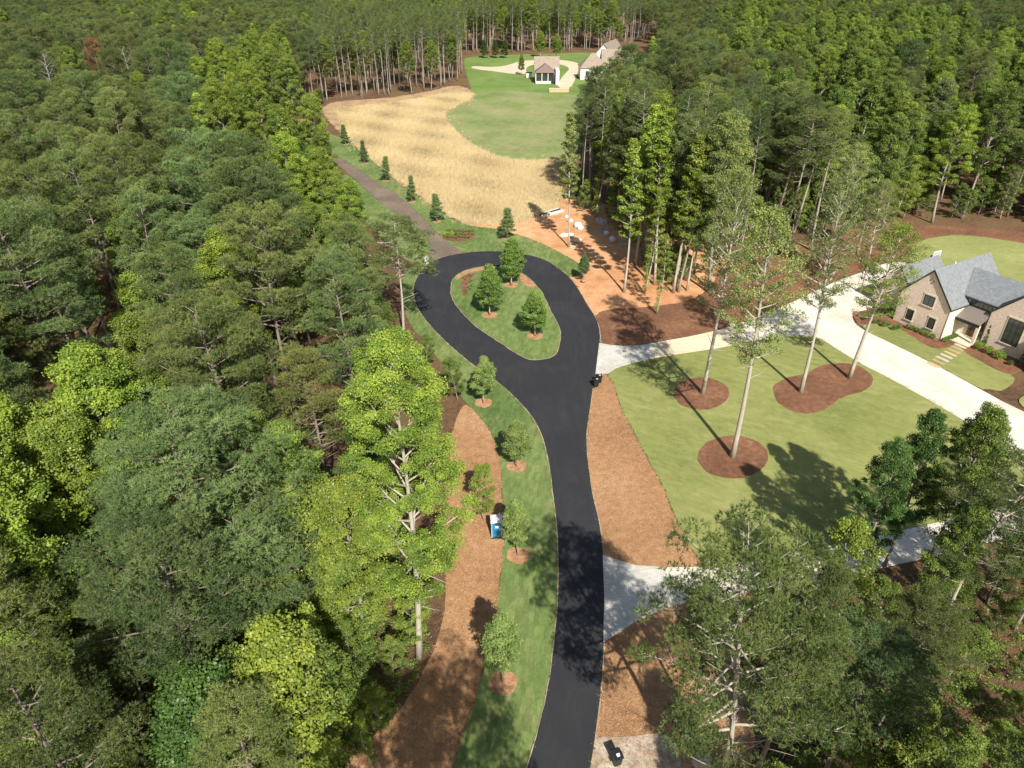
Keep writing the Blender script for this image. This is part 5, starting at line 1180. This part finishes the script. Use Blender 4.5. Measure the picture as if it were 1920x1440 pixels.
gable_x(pv, 0, 10.2, 5.5, 13, 4.4, 5.2, MAT['white_wall'], bs)
m = MB(); m.prism([(-.4, -.4, 4.2), (8.6, -.4, 4.2), (8.6, 5.6, 4.3), (-.4, 5.6, 4.3)], (0, 0, .12)); m.poly([(-.5, -.5, 4.3), (8.7, -.5, 4.3), (4.3, 3.5, 7.4)]); m.poly([(-.5, -.5, 4.3), (4.3, 3.5, 7.4), (4.3, 7, 7.4), (-.5, 7, 4.4)]); m.poly([(8.7, -.5, 4.3), (8.7, 7, 4.4), (4.3, 7, 7.4), (4.3, 3.5, 7.4)]); m.build('porch_roof', plain('mauve_brown_shingle', (.20, .145, .13), .9, .2, .2), pv)
m = MB(); m.box((4.1, 2.8, 2.1), (7.8, 5.2, 4.1)); m.build('screen', MAT['glass'], pv)
for i in range(4):
    m = MB(); m.box((.1+i*2.65, -.05, 2.1), (.32, .32, 4.2)); m.build('post', MAT['stone_trim'] if i else MAT['white_wall'], pv)
m = MB(); m.box((3.4, -.5, .5), (6.6, .5, 1.0)); m.build('low_wall', MAT['white_wall'], pv)
m = MB(); m.box((9.3, .4, 2.9), (1.5, 9.5, 5.8)); m.build('end_wall', MAT['white_wall'], pv)
X, Y, _ = W(1032, 173); fw = empty('terrace_wall', (X, Y, 0), 0, 'low tan stone retaining wall below the far pavilion', 'wall')
m = MB(); m.box((3.5, 0, .7), (8, .6, 1.4)); m.build('wall', plain('tan_stone', (.52, .38, .22), .9, .1, .2), fw)
m = MB(); m.box((3.5, -.01, 1.47), (8.3, .9, .14)); m.build('coping', MAT['stone_trim'], fw)
X, Y, _ = W(985, 142); m = MB(); m.box((0, 0, 1), (2.6, 2, 2)); e = empty('pump_house', (X+1.6, Y-6, .1), 0, 'small white box building left of the far pavilion', 'shed'); m.build('wall', MAT['white_wall'], e); m = MB(); m.box((0, 0, 2.08), (3, 2.4, .16)); m.build('roof', MAT['dark_trim'], e)
X, Y, _ = W(1092, 150); fh = empty('white_house', (X, Y, .1), 0, 'far white house with brown roofs half hidden by pines', 'house')
gable_x(fh, -1, 11, 0, 12, 4.8, 5.4, MAT['white_wall'], bs, .5, hip=5)
gable_x(fh, 9.5, 19, 6, 17, 5.2, 6.0, MAT['white_wall'], bs)
m = MB(); m.prism([(6, 20, 0), (16, 20, 0), (16, 20, 7), (11, 20, 12.5), (6, 20, 7)], (8, 22, 0)); m.build('wall', MAT['white_wall'], fh)
for sg in (-1, 1):
    xe = 6 if sg < 0 else 16; m = MB(); m.prism([(11, 19.5, 12.6), (xe+sg*.5, 19.5, 6.6), (xe+sg*.5, 19.5, 6.9), (11, 19.5, 12.9)], (8.4, 23, 0)); m.build('roof', bs, fh)
for (x, y, z, w_, h_) in [(2, 0, 2.6, 1.4, 2), (6, 0, 2.6, 1.4, 2), (12, 6, 3, 1.4, 2.2), (16.5, 6, 3, 1.4, 2.2), (11, 20, 8.5, 1.5, 2.4)]:
    m = MB(); m.box((x, y-.05, z), (w_, .12, h_)); wi = m.build('window', MAT['dark_trim'], fh); m = MB(); m.box((x, y-.12, z), (w_-.2, .03, h_-.2)); m.build('pane', MAT['glass'], wi)
place('sap', 'full1', *W(977, 141)[:2], 9, G_HARD, 'dark conical evergreen beside the far curved drive', None, cat='tree', name='evergreen_tree', wide=.85)
place('sap', 'full0', *W(1013, 108)[:2], 13, G_BRIGHT, 'bright green round tree just behind the far pavilion, left one', None, cat='tree', name='hardwood_tree', wide=1.2)
place('sap', 'full1', *W(1043, 110)[:2], 12, G_BRIGHT, 'bright green round tree just behind the far pavilion, right one', None, cat='tree', name='hardwood_tree', wide=1.2)
for i, px in enumerate((909, 929, 946)):
    place('sap', 'slim1', *W(px, 109)[:2], 9, G_DEEP, ['dark conical evergreen at the far lawn edge, left of three', 'dark conical evergreen at the far lawn edge, middle of three', 'dark conical evergreen at the far lawn edge, right of three'][i], 'evergreens at the far lawn edge', cat='tree', name='evergreen_tree', wide=2.2)
# bed plants in the oval bed and island bed
rr = random.Random(4)
for i in range(26):
    X, Y, _ = W(838+(i % 9)*6.0+rr.uniform(-1, 1), 436+(i//9)*5.5+rr.uniform(-1, 1)); shrub('bed_plant', 'shrub1', X, Y, .45+rr.uniform(0, .25), (.22, .26, .09), 'small plant in the rows of the oval bed beside the brown track', 'plant', 'plants in the oval bed')
for i in range(3):
    X, Y, _ = W(837+i*5, 444+(i % 2)*2); shrub('bed_shrub', 'shrub0', X, Y, 1.0, (.30, .42, .05), 'bright lime shrub clump at the end of the oval bed', 'shrub', 'lime shrubs in the oval bed')
for i in range(14):
    X, Y, _ = W(875+rr.uniform(-7, 9), 518+i*2.9); shrub('bed_plant', 'shrub1', X, Y, .3, (.16, .24, .06), 'tiny plant in the dark bed on the loop island', 'plant', 'plants in the island bed', z=.18)
# post lamp style green riser and flat rock at the photo bottom
X, Y, _ = W(1312, 1393); e = MB(); e.tube([(0, 0, 0), (0, 0, .7)], .09, 10); o = e.build('marker_post', plain('pale_green_plastic', (.35, .48, .36), .5)); o.location = (X, Y, 0); tag(o, 'short pale green utility post among the shaded straw', 'post')
X, Y, _ = W(1318, 1428); heap(1318, 1428, .8, .35, plain('tan_rock', (.50, .40, .28), .9, .1, .2), 'rock', 'flat tan rock by the foot of the large open pine', 'rock', 9)
